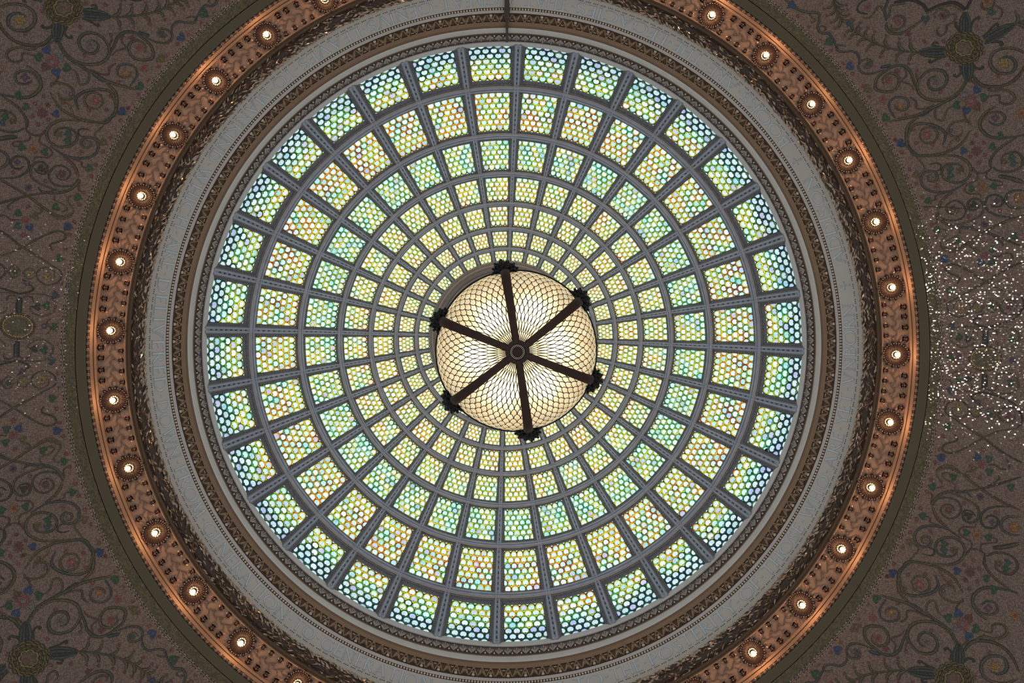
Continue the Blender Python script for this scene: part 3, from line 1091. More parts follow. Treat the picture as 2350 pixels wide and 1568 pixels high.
def leaf_mesh(name, L, mat):
    """five-lobed leaf along +x, lying on z = 0"""
    out = []
    prof = [(0.0, 0.03), (0.06, 0.24), (0.20, 0.38), (0.28, 0.31), (0.40, 0.45), (0.54, 0.34), (0.68, 0.35), (0.78, 0.20), (1.0, 0.0)]
    for (x, y) in prof:
        out.append((x * L, y * L, 0.006 if y < 0.25 else 0.0))
    for (x, y) in reversed(prof[1:-1]):
        out.append((x * L, -y * L, 0.006 if y < 0.25 else 0.0))
    c0, c1, c2 = (0.18 * L, 0, 0.030), (0.45 * L, 0, 0.045), (0.8 * L, 0, 0.022)
    v = out + [c0, c1, c2]
    n = len(out)
    f = []
    for i in range(n):
        j = (i + 1) % n
        xm = (out[i][0] + out[j][0]) / 2 / L
        c = n + (0 if xm < 0.31 else 1 if xm < 0.64 else 2)
        f.append((i, j, c))
    f += [(2, n, n + 1), ]
    f = f[:-1]
    for (a, b, c) in ((3, n, n + 1), (n - 3, n + 1, n), (6, n + 1, n + 2), (n - 6, n + 2, n + 1)):
        f.append((a, b, c))
    return new_mesh(name, v, f, mat, smooth=True)


leaf_me = leaf_mesh('vine_leaf', 0.165, M_LEAF)
sprig_x = [-0.27, -0.09, 0.09, 0.27]
mid_shift = 2 * PI / 36 * RL / 2
mb = MB()
npt = 60
path = []
for i in range(npt + 1):
    x = lerp(-0.36, 0.36, i / npt)
    path.append(FP(x, 0.028 * math.sin(x / 0.18 * 2 * PI), 0.012))
mb.tube(path, 0.0085, 5)
for xb in sprig_x:
    # curls and stalks
    for s, y1 in ((-1, -0.10), (1, 0.085)):
        xo = xb + (0.03 if s > 0 else -0.02)
        mb.tube([FP(xo + 0.05 * (1 - t), s * 0.02 + (y1 - s * 0.02) * t, 0.012) for t in (0, .3, .6, 1)], 0.006, 4)
    pts = []
    for i in range(12):
        t = i / 11
        a = 1.5 * 2 * PI * t
        r_ = 0.032 * (1 - 0.75 * t)
        pts.append(FP(xb + 0.02 + r_ * math.cos(a), -0.035 + r_ * math.sin(a), 0.014))
    mb.tube(pts, 0.0065, 4)
    mb.ball(FP(xb + 0.02, -0.035, 0.014), 0.014, 6, 4)
vine_me = mb.mesh('vine', M_LEAF, True)
rn = random.Random(11)
for k in range(36):
    phm = LIGHT0 + (k + 0.5) * 2 * PI / 36
    obj('vine', vine_me, t6, phm)
    for xb in sprig_x:
        for s in (-1, 1):
            lf = obj('vine_leaf', leaf_me, t6)
            a = phm + (xb + (0.03 if s > 0 else -0.02)) / RL
            org = Vector(FP(xb + (0.03 if s > 0 else -0.02), s * 0.075 - 0.005, 0.006, phm))
            tx = Vector((-math.sin(a), math.cos(a), 0))
            upa = Vector((up.x * math.cos(a), up.x * math.sin(a), up.z))
            nra = Vector((nr.x * math.cos(a), nr.x * math.sin(a), nr.z))
            d = (-upa * s + tx * rn.uniform(-0.25, 0.15)).normalized()
            e = nra.cross(d)
            sc_ = rn.uniform(0.92, 1.05) * (1.0 if s > 0 else 0.82)
            mt_ = Matrix(((d.x * sc_, e.x * sc_, nra.x * sc_, org.x), (d.y * sc_, e.y * sc_, nra.y * sc_, org.y), (d.z * sc_, e.z * sc_, nra.z * sc_, org.z), (0, 0, 0, 1)))
            lf.matrix_basis = mt_

# trim_7: plain olive ring
t7 = empty('trim_7', (0, 0, CAMZ + 11.5))
tag(t7, 'plain dark olive ring between the beaded edge and the mosaic', 'band', kind='structure')
mb = MB()
mb.lathe([(955.2, 11.53), (956, 11.51), (968, 11.50), (979, 11.49)], 256)
obj('olive_band', mb.mesh('olive_band', M_OLIVE, True), t7)
mb = MB()
mb.lathe([(979, 11.49), (979.2, 11.53), (980.6, 11.53), (980.6, 11.48)], 256)
obj('dark_joint', mb.mesh('dark_joint', M_LEAD, True), t7)

# ================================================================== rosette lights
mbp = MB()                                        # outer ring of leafy petals


def petal_ring(mb, n, r0, r1, w, z0, zm, z1, ph=0.0):
    for k in range(n):
        a = ph + 2 * PI * k / n
        ca, sa = math.cos(a), math.sin(a)

        def q(r, s, z):
            return (r * ca - s * sa, r * sa + s * ca, z)
        rm = lerp(r0, r1, 0.62)
        v = [q(r0, -w * 0.4, z0), q(r0, w * 0.4, z0), q(rm, w, zm - 0.014), q(r1, w * 0.45, z1), q(r1 + 0.008, 0, z1 + 0.006), q(r1, -w * 0.45, z1), q(rm, -w, zm - 0.014), q(rm, 0, zm), q(r0, 0, z0 + 0.008)]
        mb.add(v, [(1, 2, 7, 8), (8, 7, 6, 0), (2, 3, 7), (3, 4, 7), (4, 5, 7), (5, 6, 7)])


petal_ring(mbp, 14, 0.120, 0.228, 0.034, 0.020, 0.036, 0.020, PI / 14)
petal_ring(mbp, 32, 0.080, 0.192, 0.0165, 0.034, 0.062, 0.060)
petal_ring(mbp, 32, 0.085, 0.160, 0.0130, 0.050, 0.074, 0.066, PI / 32)
ros_me = mbp.mesh('petals', M_ROSETTE, True)
mb = MB()
v, f = [], []
nseg = 28
pr = [(0.20, 0.0), (0.175, 0.035), (0.10, 0.035), (0.075, 0.03), (0.03, 0.02)]
for i in range(nseg):
    a = 2 * PI * i / nseg
    for (r_, z_) in pr:
        v.append((r_ * math.cos(a), r_ * math.sin(a), z_))
for i in range(nseg):
    j = (i + 1) % nseg
    for q in range(len(pr) - 1):
        f.append((i * 5 + q, i * 5 + q + 1, j * 5 + q + 1, j * 5 + q))
mb.add(v, f)
dish_me = mb.mesh('dish', M_PETAL, True)
mb = MB()
for k in range(30):
    a = 2 * PI * k / 30
    mb.ball((0.197 * math.cos(a), 0.197 * math.sin(a), 0.058 + 0.006 * (k % 2)), 0.0125, 6, 4)
scal_me = mb.mesh('scalloped_edge', M_LEAF, True)
mb = MB()
for k in range(12):
    a = 2 * PI * k / 12
    mb.ball((0.062 * math.cos(a), 0.062 * math.sin(a), 0.055), 0.0165, 6, 4)
cup_me = mb.mesh('bead_cup', M_PEARL, True)
mb = MB()
mb.tube([(0, 0, 0.01), (0, 0, 0.085)], 0.026, 10)
sock_me = mb.mesh('socket', M_DARKBR, True)
mb = MB()
mb.ball((0, 0, 0.125), 0.040, 12, 8, 1.25)
bulb_me = mb.mesh('bulb', M_BULB, True)


def word_near(ph):
    best = None
    for i, (wd, p0, p1) in enumerate(word_spans):
        md = (p0 + p1) / 2
        d = abs((ph - md + PI) % (2 * PI) - PI) - (p0 - p1) / 2
        if best is None or d < best[0]:
            best = (d, i)
    return best[1]


ORD = ['first', 'second', 'third', 'fourth', 'fifth', 'sixth', 'seventh']
occ = {'ARE': ['after BOOKS', 'after WHICH', 'after WHO'], 'THE': ['after ARE', 'before POSTERITY'], 'TO': ['before MANKIND', 'between the two GENERATIONs', 'before THE POSTERITY'],
       'GENERATION': ['after FROM', 'before AS']}
seen_words = {}
word_note = {}
for i, (wd, _, _) in enumerate(word_spans):
    n_ = seen_words.get(wd, 0)
    seen_words[wd] = n_ + 1
    word_note[i] = (wd + ' ' + occ[wd][n_]) if wd in occ else wd
light_words = {}
light_list = []
for k in range(36):
    ph = (LIGHT0 + k * 2 * PI / 36) % (2 * PI)
    w_ = word_near(ph)
    light_words.setdefault(w_, []).append((-((ph - word_spans[w_][1] + PI) % (2 * PI) - PI), k))
    light_list.append((k, ph, w_))
CNT = ['', 'only', 'two', 'three', 'four', 'five']
rb = random.Random(5)
for (k, ph, w_) in light_list:
    grp = sorted(light_words[w_])
    idx = [q[1] for q in grp].index(k)
    note = word_note[w_]
    if len(grp) == 1:
        lab = 'leafy bronze rosette light outside the inscribed word %s' % note
    else:
        lab = 'leafy bronze rosette light, %s of %s outside the inscribed word %s' % (ORD[idx], CNT[len(grp)], note)
    root = empty('rosette_light', (0, 0, 0), world_parts=False)
    org = Vector(FP(0, 0.0, 0.0, ph))
    nra = Vector((nr.x * math.cos(ph), nr.x * math.sin(ph), nr.z))
    tx = Vector((-math.sin(ph), math.cos(ph), 0))
    ty = nra.cross(tx)
    root.matrix_basis = Matrix(((tx.x, ty.x, nra.x, org.x), (tx.y, ty.y, nra.y, org.y), (tx.z, ty.z, nra.z, org.z), (0, 0, 0, 1)))
    tag(root, lab, 'ceiling light', 'rosette lights round the soffit')
    obj('petals', ros_me, root)
    obj('scalloped_edge', scal_me, root)
    obj('dish', dish_me, root)
    obj('bead_cup', cup_me, root)
    obj('socket', sock_me, root)
    obj('bulb', bulb_me, root)
    ld_ = bpy.data.lights.new('bulb_light', 'POINT')
    ld_.energy = 4.3 * rb.uniform(0.75, 1.25)
    ld_.color = (1.0, 0.45, 0.18)
    ld_.shadow_soft_size = 0.03
    lo = bpy.data.objects.new('bulb_light', ld_)
    COL.objects.link(lo)
    lo.parent = root
    lo.location = (0, 0, 0.20)

# ================================================================== pendant lamp
LX, LY = 0.132, 0.136
LD, LB, LR = 11.90, 0.66, 1.356
lampo = empty('pendant_lamp', (LX, LY, CAMZ + LD - LB))
tag(lampo, 'large bowl-shaped pendant lamp of cream leaded glass with six dark bronze straps', 'pendant lamp')


def LPt(a, ph, h=0.0):
    """a = 0 at the bottom of the bowl, pi/2 at the rim; h = metres proud (outwards and down)"""
    R = LR * math.sin(a)
    z = -LB * math.cos(a)
    nx, nz = math.sin(a) / LR, -math.cos(a) / LB
    L = math.hypot(nx, nz)
    R += h * nx / L
    z += h * nz / L
    return (LX + R * math.cos(ph), LY + R * math.sin(ph), CAMZ + LD + z)


NCEL = 60
A0 = math.asin(0.165 / LR)
rowsA = [A0]
nlr = 15
for i in range(nlr):
    rowsA.append(0)
steps = [1.25, 1.3, 1.25, 1.15, 1.05, 1.0, 1.0, 1.0, 1.0, 1.0, 0.98, 0.95, 0.92, 0.9, 0.9]
tot = sum(steps)
acc = 0
for i in range(nlr):
    acc += steps[i]
    rowsA[i + 1] = A0 + (PI / 2 - A0) * acc / tot
rowsA = [rowsA[0] - (rowsA[1] - rowsA[0])] + rowsA       # rowsA[i+1] is the base line of row i


def arc(t):
    return math.sqrt(max(0.0, 1 - (2 * t) ** 2)) ** 1.0


cell_jobs = []
came = MB()
for i in range(nlr + 1):
    v0, v1 = rowsA[i + 1], (rowsA[i + 2] if i + 2 < len(rowsA) else PI / 2)
    vm = rowsA[i]
    h = v0 - vm
    h2 = v1 - v0
    off = 0.5 * (i % 2)
    last = (i == nlr)
    for j in range(NCEL):
        uc = j + off
        pts = []
        for q in range(9):
            t = -0.5 + q / 8
            pts.append((uc + t, v0 - h * arc(t)))
        low = list(pts)
        if not last:
            for q in range(1, 5):
                t = q / 4 * 0.5
                pts.append((uc + 0.5 - t, v1 - h2 * arc(-t)))
            for q in range(1, 4):
                t = 0.5 - q / 4 * 0.5
                pts.append((uc - 0.5 + t, v1 - h2 * arc(t)))
        pts = [(u, max(A0 * 0.9, min(PI / 2, w))) for (u, w) in pts]
        if max(p[1] for p in pts) - min(p[1] for p in pts) < 0.01:
            continue
        cell_jobs.append((i, pts))
        # lead came along the lower arc
        cw = 0.0066
        vv, ff = [], []
        for q, (u, w) in enumerate(low):
            w = max(A0 * 0.9, w)
            p0 = low[max(0, q - 1)]; p1 = low[min(8, q + 1)]
            R_ = LR * math.sin(w) + 1e-6
            dx, dy = (p1[0] - p0[0]) * 2 * PI / NCEL * R_, (p1[1] - p0[1]) * 1.05
            L = math.hypot(dx, dy) or 1
            nx, ny = -dy / L, dx / L
            cww = cw * (0.62 + 0.38 * min(1, R_ / 0.8))
            for s in (-1, 1):
                vv.append(LPt(min(PI / 2, w + s * cww * ny / 1.05), (u + s * cww * nx / R_ / (2 * PI) * NCEL) * 2 * PI / NCEL, 0.006))
        for q in range(8):
            ff.append((2 * q, 2 * q + 1, 2 * q + 3, 2 * q + 2))
        came.add(vv, ff)
for i in (nlr + 1, nlr, nlr - 1, nlr - 2):
    # straight ring lines of the bowl sections near the rim
    for s in range(6):
        for q in range(0, 10):
            pass
for a_ in (rowsA[nlr] + 0.01, rowsA[nlr - 2] + 0.01, rowsA[nlr - 3] - 0.02):
    vv, ff = [], []
    for q in range(181):
        ph = 2 * PI * q / 180
        vv += [LPt(a_ - 0.0035, ph, 0.006), LPt(a_ + 0.0035, ph, 0.006)]
    for q in range(180):
        ff.append((2 * q, 2 * q + 1, 2 * q + 3, 2 * q + 2))
    came.add(vv, ff)
obj('lead_came', came.mesh('lead_came', M_BLACKBR), lampo)


def cell_cols():
    k = random.uniform(0.88, 1.05)
    w = random.uniform(0.0, 1.0)
    return (min(1, 0.98 * k), min(1, lerp(0.80, 0.90, w) * k), min(1, lerp(0.54, 0.70, w) * k))


def cell_geo(pts):
    cu = sum(p[0] for p in pts) / len(pts)
    cw_ = sum(p[1] for p in pts) / len(pts)
    v = [LPt(w, u * 2 * PI / NCEL) for (u, w) in pts] + [LPt(cw_, cu * 2 * PI / NCEL)]
    n = len(pts)
    return v, [(q, (q + 1) % n, n) for q in range(n)]


stuff = MB()
single_rows = {nlr - 1, nlr - 2, nlr - 3, nlr - 4, nlr - 5}      # the five rows of largest pieces, 300 in all
for (i, pts) in cell_jobs:
    v, f = cell_geo(pts)
    c = cell_cols()
    if i in single_rows:
        obj('glass_piece', new_mesh('glass_piece', v, f, M_LAMPGLASS, [c] * len(v), True), lampo)
    else:
        stuff.add(v, f, c)
tag(obj('small_glass_pieces', stuff.mesh('small_glass_pieces', M_LAMPGLASS, True), lampo), kind='stuff')

# rim ring, straps, rosettes, hub
mb = MB()
mb.tube([(LX + (LR + 0.006) * math.cos(2 * PI * i / 96), LY + (LR + 0.006) * math.sin(2 * PI * i / 96), CAMZ + LD + 0.01) for i in range(97)], 0.026, 8, False)
rim = obj('rim', mb.mesh('rim', M_BLACKBR, True), lampo)
STR0 = rad(21.6)
mb = MB()
n = 26
for (ea, eh) in (((-1, 0.0), (-1, 0.045)), ((-1, 0.045), (-0.55, 0.070)), ((-0.55, 0.070), (0.55, 0.070)), ((0.55, 0.070), (1, 0.045)), ((1, 0.045), (1, 0.0))):
    v, f = [], []
    for i in range(n + 1):
        a = lerp(A0 * 0.8, PI / 2 * 0.985, i / n)
        R_ = LR * math.sin(a)
        hw_ = lerp(0.056, 0.088, i / n)
        for (s, h) in (ea, eh):
            p = Vector(LPt(a, STR0, h))
            p += Vector((-math.sin(STR0), math.cos(STR0), 0)) * s * hw_
            v.append((p.x - LX, p.y - LY, p.z))
    for i in range(n):
        f.append((2 * i, 2 * i + 1, 2 * i + 3, 2 * i + 2))
    mb.add(v, f)
strap_me = mb.mesh('strap', M_DARKBR)
mb = MB()
rq = random.Random(9)
c0 = Vector(((LR + 0.015), 0, CAMZ + LD - 0.01))
zz = Vector((0.62, 0, -0.78)); xx = Vector((0, 1, 0)); yy = zz.cross(xx)
for ring_, (np_, rad_, ht, pr_) in enumerate([(11, 0.165, 0.02, 0.066), (8, 0.11, 0.07, 0.058), (5, 0.05, 0.11, 0.048)]):
    for k in range(np_):
        a = 2 * PI * (k + 0.5 * ring_) / np_
        rr_ = rad_ * rq.uniform(0.88, 1.15)
        c = c0 + xx * rr_ * math.cos(a) + yy * rr_ * math.sin(a) + zz * ht
        ox = (xx * math.cos(a) + yy * math.sin(a))
        oy = zz.cross(ox)
        mb.ball(c, pr_ * rq.uniform(0.8, 1.1), 7, 5, 0.6, (ox, oy, zz))
        mb.ball(c + ox * pr_ * 0.85 + zz * 0.01, pr_ * 0.42, 5, 4, 1.0)
mb.ball(c0 + zz * 0.08, 0.035, 8, 6)
mb.tube([tuple(c0 - zz * 0.05), tuple(c0 + zz * 0.03)], 0.10, 10)
lros_me = mb.mesh('rosette', M_BLACKBR)
for k in range(6):
    for (nm, me, dz) in (('strap', strap_me, STR0), ('rosette', lros_me, 0.0)):
        o_ = obj(nm, me, lampo)
        o_.matrix_parent_inverse = Matrix.Identity(4)
        ang = rad(60 * k) if nm == 'strap' else STR0 + rad(60 * k)
        o_.location = (0, 0, -(CAMZ + LD - LB))
        o_.rotation_euler = (0, 0, ang)
hz = LD - LB
mb = MB()


def ring_lathe(mb, prof, seg=40):
    for (p, q) in zip(prof[:-1], prof[1:]):
        v, f = [], []
        for i in range(seg):
            a = 2 * PI * i / seg
            for (r_, z_) in (p, q):
                v.append((LX + r_ * math.cos(a), LY + r_ * math.sin(a), CAMZ + hz + z_))
        for i in range(seg):
            j = (i + 1) % seg
            f.append((2 * i, 2 * i + 1, 2 * j + 1, 2 * j))
        mb.add(v, f)


ring_lathe(mb, [(0.185, 0.06), (0.195, -0.02), (0.185, -0.055), (0.17, -0.06), (0.135, -0.06), (0.125, -0.04), (0.125, 0.0), (0.09, 0.0), (0.0, -0.02)])
hub = obj('hub', mb.mesh('hub', M_DARKBR, True), lampo)
mb = MB()
for k in range(26):
    a = 2 * PI * k / 26
    mb.ball((LX + 0.112 * math.cos(a), LY + 0.112 * math.sin(a), CAMZ + hz - 0.018), 0.012, 6, 4)
for k in range(22):
    a = 2 * PI * (k + .5) / 22
    mb.ball((LX + 0.092 * math.cos(a), LY + 0.092 * math.sin(a), CAMZ + hz - 0.018), 0.009, 6, 4)
mb.tube([(LX + 0.203 * math.cos(2 * PI * i / 48), LY + 0.203 * math.sin(2 * PI * i / 48), CAMZ + hz - 0.03) for i in range(49)], 0.006, 5, False)
obj('gilt_beads', mb.mesh('gilt_beads', M_PEARL, True), hub)
mb = MB()
mb.tube([(LX, LY, CAMZ + LD - 0.3), (LX * 0.5, LY * 0.5, CAMZ + 15), (0.0, 0.0, CAMZ + Dcx + 0.37)], 0.03, 10)
rod = obj('suspension_rod', mb.mesh('suspension_rod', M_DARKBR, True), lampo)
mb = MB()
for k in range(6):
    a = STR0 + rad(60 * k)
    mb.tube([(LX, LY, CAMZ + LD - 0.02), (LX + LR * math.cos(a), LY + LR * math.sin(a), CAMZ + LD + 0.01)], 0.016, 6)
obj('spokes', mb.mesh('spokes', M_DARKBR, True), rod)
for k in range(6):
    a = STR0 + rad(60 * k + 30)
    R_ = 0.62
    lo = lamp('lamp_bulb', (0, 0, 0), 11.0, (1.0, 0.90, 0.72), 0.07)
    lo.parent = lampo
    lo.location = (R_ * math.cos(a), R_ * math.sin(a), 0.30)

# ================================================================== mosaic ceiling
MR0 = rr(980.6, 11.48)


def mos_D(R):
    return math.sqrt(max(1.0, 11.48 ** 2 + (MR0 - 1.5) ** 2 - (R - 1.5) ** 2))


def mos_at(u, v):
    """pixel -> point of the mosaic surface"""
    D = 11.2
    for _ in range(25):
        x, y = unproj(u, v, D)
        D = mos_D(math.hypot(x, y))
    return x, y


ceil = empty('ceiling', (0, 0, CAMZ + 10.5))
tag(ceil, 'dim vaulted ceiling of beige glass mosaic with scrolling vines round the dome', 'ceiling', kind='structure')
BEIGE = (0.285, 0.205, 0.158)


def ring_px(r):
    R = rr(r, 11.2)
    for _ in range(30):
        R = r * mos_D(R) / F
    return R


RB0, RB1, RB2 = MR0, ring_px(1003.5), ring_px(1012.5)
mb = MB()
v, f, cs = [], [], []
nr_, ns_ = 12, 180
for i in range(nr_ + 1):
    R = lerp(RB2, 10.0, i / nr_)
    for j in range(ns_):
        v.append(P(R, mos_D(R), 2 * PI * j / ns_))
        cs.append(BEIGE)
for i in range(nr_):
    for j in range(ns_):
        j2 = (j + 1) % ns_
        f.append((i * ns_ + j, i * ns_ + j2, (i + 1) * ns_ + j2, (i + 1) * ns_ + j))
obj('mosaic_ground', new_mesh('mosaic_ground', v, f, M_MOS, cs, True), ceil)
v, f, cs = [], [], []
ns_ = 1200
rg_ = random.Random(21)
for i in range(9):
    R = lerp(RB0, RB1, i / 8)
    for j in range(ns_):
        v.append(P(R, mos_D(R), 2 * PI * j / ns_))
        q = rg_.random()
        cs.append(rg_.choice([(0.13, 0.13, 0.05), (0.105, 0.11, 0.042), (0.16, 0.15, 0.065), (0.075, 0.08, 0.03), (0.14, 0.125, 0.06)]))
for i in range(8):
    for j in range(ns_):
        j2 = (j + 1) % ns_
        f.append((i * ns_ + j, i * ns_ + j2, (i + 1) * ns_ + j2, (i + 1) * ns_ + j))
obj('green_mosaic_band', new_mesh('green_mosaic_band', v, f, M_MOS, cs, True), ceil)
v, f, cs = [], [], []
nrow, ns_ = 5, 1500
for i in range(nrow):
    Ra, Rb = lerp(RB1, RB2, i / nrow), lerp(RB1, RB2, (i + 1) / nrow)
    for j in range(ns_):
        a0, a1 = 2 * PI * j / ns_, 2 * PI * (j + 1) / ns_
        b_ = len(v)
        v += [P(Ra, mos_D(Ra), a0), P(Rb, mos_D(Rb), a0), P(Rb, mos_D(Rb), a1), P(Ra, mos_D(Ra), a1)]
        dark = ((i + j) % 2 == 0) if i in (0, 4) else ((j // 3 + (i == 2)) % 2 == 0)
        dk_ = rg_.choice([(0.025, 0.02, 0.02), (0.03, 0.03, 0.05), (0.05, 0.03, 0.03)])
        cs += [dk_ if dark else (0.42, 0.34, 0.24)] * 4
        f.append((b_, b_ + 1, b_ + 2, b_ + 3))
tag(obj('chequered_border', new_mesh('chequered_border', v, f, M_MOS, cs, True), ceil), kind='stuff')

MOSROT = rad(2.0)


def to_quads(uv, quads=((1, 1), (-1, 1), (1, -1), (-1, -1))):
    """world x, y of a traced (upper right) pixel path, mirrored into the other quarters"""
    base = []
    c, s = math.cos(-MOSROT), math.sin(-MOSROT)
    for (u, v_) in uv:
        x, y = mos_at(u, v_)
        base.append((x * c - y * s, x * s + y * c))
    out = []
    c, s = math.cos(MOSROT), math.sin(MOSROT)
    for (sx, sy) in quads:
        out.append([(sx * x * c - sy * y * s, sx * x * s + sy * y * c) for (x, y) in base])
    return out


def lift(x, y, h):
    R = math.hypot(x, y)
    if R < RB2 + 0.03:
        k = (RB2 + 0.03) / R
        x, y, R = x * k, y * k, RB2 + 0.03
    return (x, y, CAMZ + mos_D(R) - h)


def catmull(pts, n=5):
    out = []
    P_ = [pts[0]] + list(pts) + [pts[-1]]
    for i in range(1, len(P_) - 2):
        p0, p1, p2, p3 = P_[i - 1], P_[i], P_[i + 1], P_[i + 2]
        for k in range(n):
            t = k / n
            out.append(tuple(0.5 * (2 * p1[q] + (p2[q] - p0[q]) * t + (2 * p0[q] - 5 * p1[q] + 4 * p2[q] - p3[q]) * t * t + (3 * p1[q] - p0[q] - 3 * p2[q] + p3[q]) * t ** 3) for q in (0, 1)))
    out.append(pts[-1])
    return out


def shade(c, k):
    return tuple(min(1, q * k) for q in c)


OL = (0.17, 0.14, 0.05); GR = (0.07, 0.10, 0.045); DG = (0.045, 0.055, 0.028); BL = (0.06, 0.09, 0.12); TL_ = (0.05, 0.12, 0.11); BR = (0.16, 0.085, 0.04)
RED = (0.24, 0.075, 0.065); PNK = (0.36, 0.12, 0.11); ORA = (0.44, 0.20, 0.06); YE = (0.46, 0.30, 0.06); VI = (0.13, 0.08, 0.15); GY = (0.22, 0.22, 0.22); GREEN = (0.035, 0.13, 0.055); BLUE = (0.04, 0.09, 0.22)
DKB = (0.035, 0.025, 0.022)


def scroll(pts, w, col, col2=None, h=0.006, taper=True, quads=None, name='scroll'):
    """ribbon of tesserae, w in photo pixels; dark edge, body, lighter edge"""
    sm = catmull(pts)
    for path in to_quads(sm, quads) if quads else to_quads(sm):
        mb = MB()
        n = len(path)
        v, f, cs = [], [], []
        for i, (x, y) in enumerate(path):
            a = path[max(0, i - 1)]; b = path[min(n - 1, i + 1)]
            dx, dy = b[0] - a[0], b[1] - a[1]
            L = math.hypot(dx, dy) or 1
            nx, ny = -dy / L, dx / L
            t = i / (n - 1)
            k = (0.42 + 0.58 * min(1, math.sin(PI * min(1, 0.06 + t * 0.94)) * 1.5)) if taper else 1.0
            hw_ = w * 0.0051 / 2 * k
            bc = col if col2 is None else tuple(lerp(p, q, t) for p, q in zip(col, col2))
            for (s, cc) in ((-1, shade(bc, 0.18)), (-0.45, shade(bc, 0.3)), (-0.3, bc), (0.45, shade(bc, 1.15)), (0.6, shade(bc, 0.4)), (1, shade(bc, 0.25))):
                v.append(lift(x + nx * hw_ * s, y + ny * hw_ * s, h))
                cs.append(cc)
        for i in range(n - 1):
            for q in range(5):
                a = i * 6 + q
                f.append((a, a + 1, a + 7, a + 6))
        obj(name, new_mesh(name, v, f, M_MOS, cs, True), ceil)


def blob(name, centre, outline, col, ccol=None, h=0.008, quads=None, inner=0.4):
    """flat tessera patch; outline = function angle -> pixel radius (x, y scale)"""
    n = 28
    pts = [centre]
    for i in range(n):
        a = 2 * PI * i / n
        dx, dy = outline(a)
        pts.append((centre[0] + dx, centre[1] + dy))
    for path in to_quads(pts, quads) if quads else to_quads(pts):
        cx, cy = path[0]
        v = [lift(cx, cy, h)]
        cs = [ccol or col]
        f = []
        rings = [(inner * 0.9, ccol or col), (inner, shade(col, 0.6)), (0.8, col), (1.0, shade(col, 0.5))]
        for (k, cc) in rings:
            for (x, y) in path[1:]:
                v.append(lift(cx + (x - cx) * k, cy + (y - cy) * k, h))
                cs.append(cc)
        for i in range(n):
            f.append((0, 1 + i, 1 + (i + 1) % n))
        for r_ in range(3):
            for i in range(n):
                a, b = 1 + r_ * n + i, 1 + r_ * n + (i + 1) % n
                f.append((a, a + n, b + n, b))
        obj(name, new_mesh(name, v, f, M_MOS, cs, True), ceil)


def flower(c, r, petals, col, ccol, quads=None):
    blob('flower', c, lambda a: (r * (0.80 + 0.20 * math.cos(petals * a)) * math.cos(a), r * (0.80 + 0.20 * math.cos(petals * a)) * math.sin(a)), col, ccol, quads=quads)


def leafp(c, r, ang, col, quads=None):
    ca, sa = math.cos(ang), math.sin(ang)

    def out(a):
        y = r / 17 * 16 * math.sin(a) ** 3
        x = r / 15 * -(13 * math.cos(a + PI) - 5 * math.cos(2 * a) - 2 * math.cos(3 * (a + PI)) - math.cos(4 * a))
        x = x - 0.15 * r + 0.25 * r * max(0, math.cos(a)) ** 9
        return x * ca - y * sa, x * sa + y * ca
    blob('leaf', c, out, col, shade(col, 1.35), quads=quads, inner=0.3)


def A(pts):                                                       # crop at (1850, 0), 4.612 x
    return [(1850 + x / 4.612, y / 4.612) for (x, y) in pts]


def B(pts):                                                       # crop at (2050, 300), 5.227 x
    return [(2050 + x / 5.227, 300 + y / 5.227) for (x, y) in pts]


def Cc(pts):                                                      # crop at (1850, 600), 4.612 x
    return [(1850 + x / 4.612, 600 + y / 4.612) for (x, y) in pts]


# ---- upper part of the quarter
scroll(A([(1680, 860), (1600, 980), (1450, 1060), (1280, 1050), (1190, 980), (1180, 880), (1250, 780), (1350, 740), (1450, 760), (1490, 840), (1440, 930), (1340, 950), (1290, 890), (1310, 830), (1370, 810)]), 8, OL, GR)
scroll(A([(1190, 970), (1140, 870), (1100, 760), (1030, 700), (930, 700), (830, 760), (750, 830), (730, 930), (800, 970), (920, 960), (980, 880), (960, 800), (880, 780), (810, 830), (820, 890)]), 8, GR, OL)
scroll(A([(900, 690), (840, 705), (780, 715)]), 10, BL)
scroll(A([(820, 740), (690, 780), (590, 770), (550, 700), (600, 640), (680, 640), (690, 700), (640, 720), (600, 690)]), 6, GR, OL)
scroll(A([(560, 690), (555, 600), (500, 545), (420, 550), (340, 540), (320, 490), (370, 480), (420, 500)]), 6, BL, OL)
scroll(A([(330, 520), (290, 430), (240, 360), (160, 350), (120, 290), (140, 200), (120, 140), (0, 130), (-110, 90), (-220, 0), (-300, -60)]), 7, BL, OL)
scroll(A([(120, 290), (180, 280), (210, 310), (180, 330)]), 4, BR)
scroll(A([(20, 130), (60, 190), (100, 210), (70, 240), (40, 215)]), 4, OL)
scroll(A([(1760, 800), (1850, 900), (2000, 920), (2130, 890), (2250, 800), (2340, 640)]), 9, GR, BR)
scroll(A([(2300, 560), (2200, 515), (2060, 520), (1965, 580), (1950, 690), (2030, 770), (2150, 775), (2210, 720), (2200, 640), (2120, 600), (2040, 630)]), 8, OL, BL)
scroll(A([(1800, 850), (1950, 960), (2080, 950), (2180, 990), (2200, 1060), (2120, 1110), (2040, 1080)]), 6, OL)
scroll(A([(1700, 860), (1600, 1000), (1450, 1090), (1300, 1160), (1150, 1230), (950, 1270), (880, 1290)]), 9, GR, OL)
scroll(A([(1330, 1150), (1270, 1190), (1200, 1230)]), 11, BL)
scroll(A([(940, 1250), (880, 1150), (890, 1070), (960, 1030), (1060, 1050), (1080, 1130), (1020, 1170), (950, 1150), (940, 1100)]), 6, BL, OL)
scroll(A([(1180, 1240), (1080, 1330), (1060, 1450), (1080, 1560), (1180, 1640)]), 9, OL, GR)
scroll(A([(1060, 1500), (1120, 1340), (1250, 1310), (1400, 1350), (1475, 1430), (1440, 1540)]), 8, OL, BL)
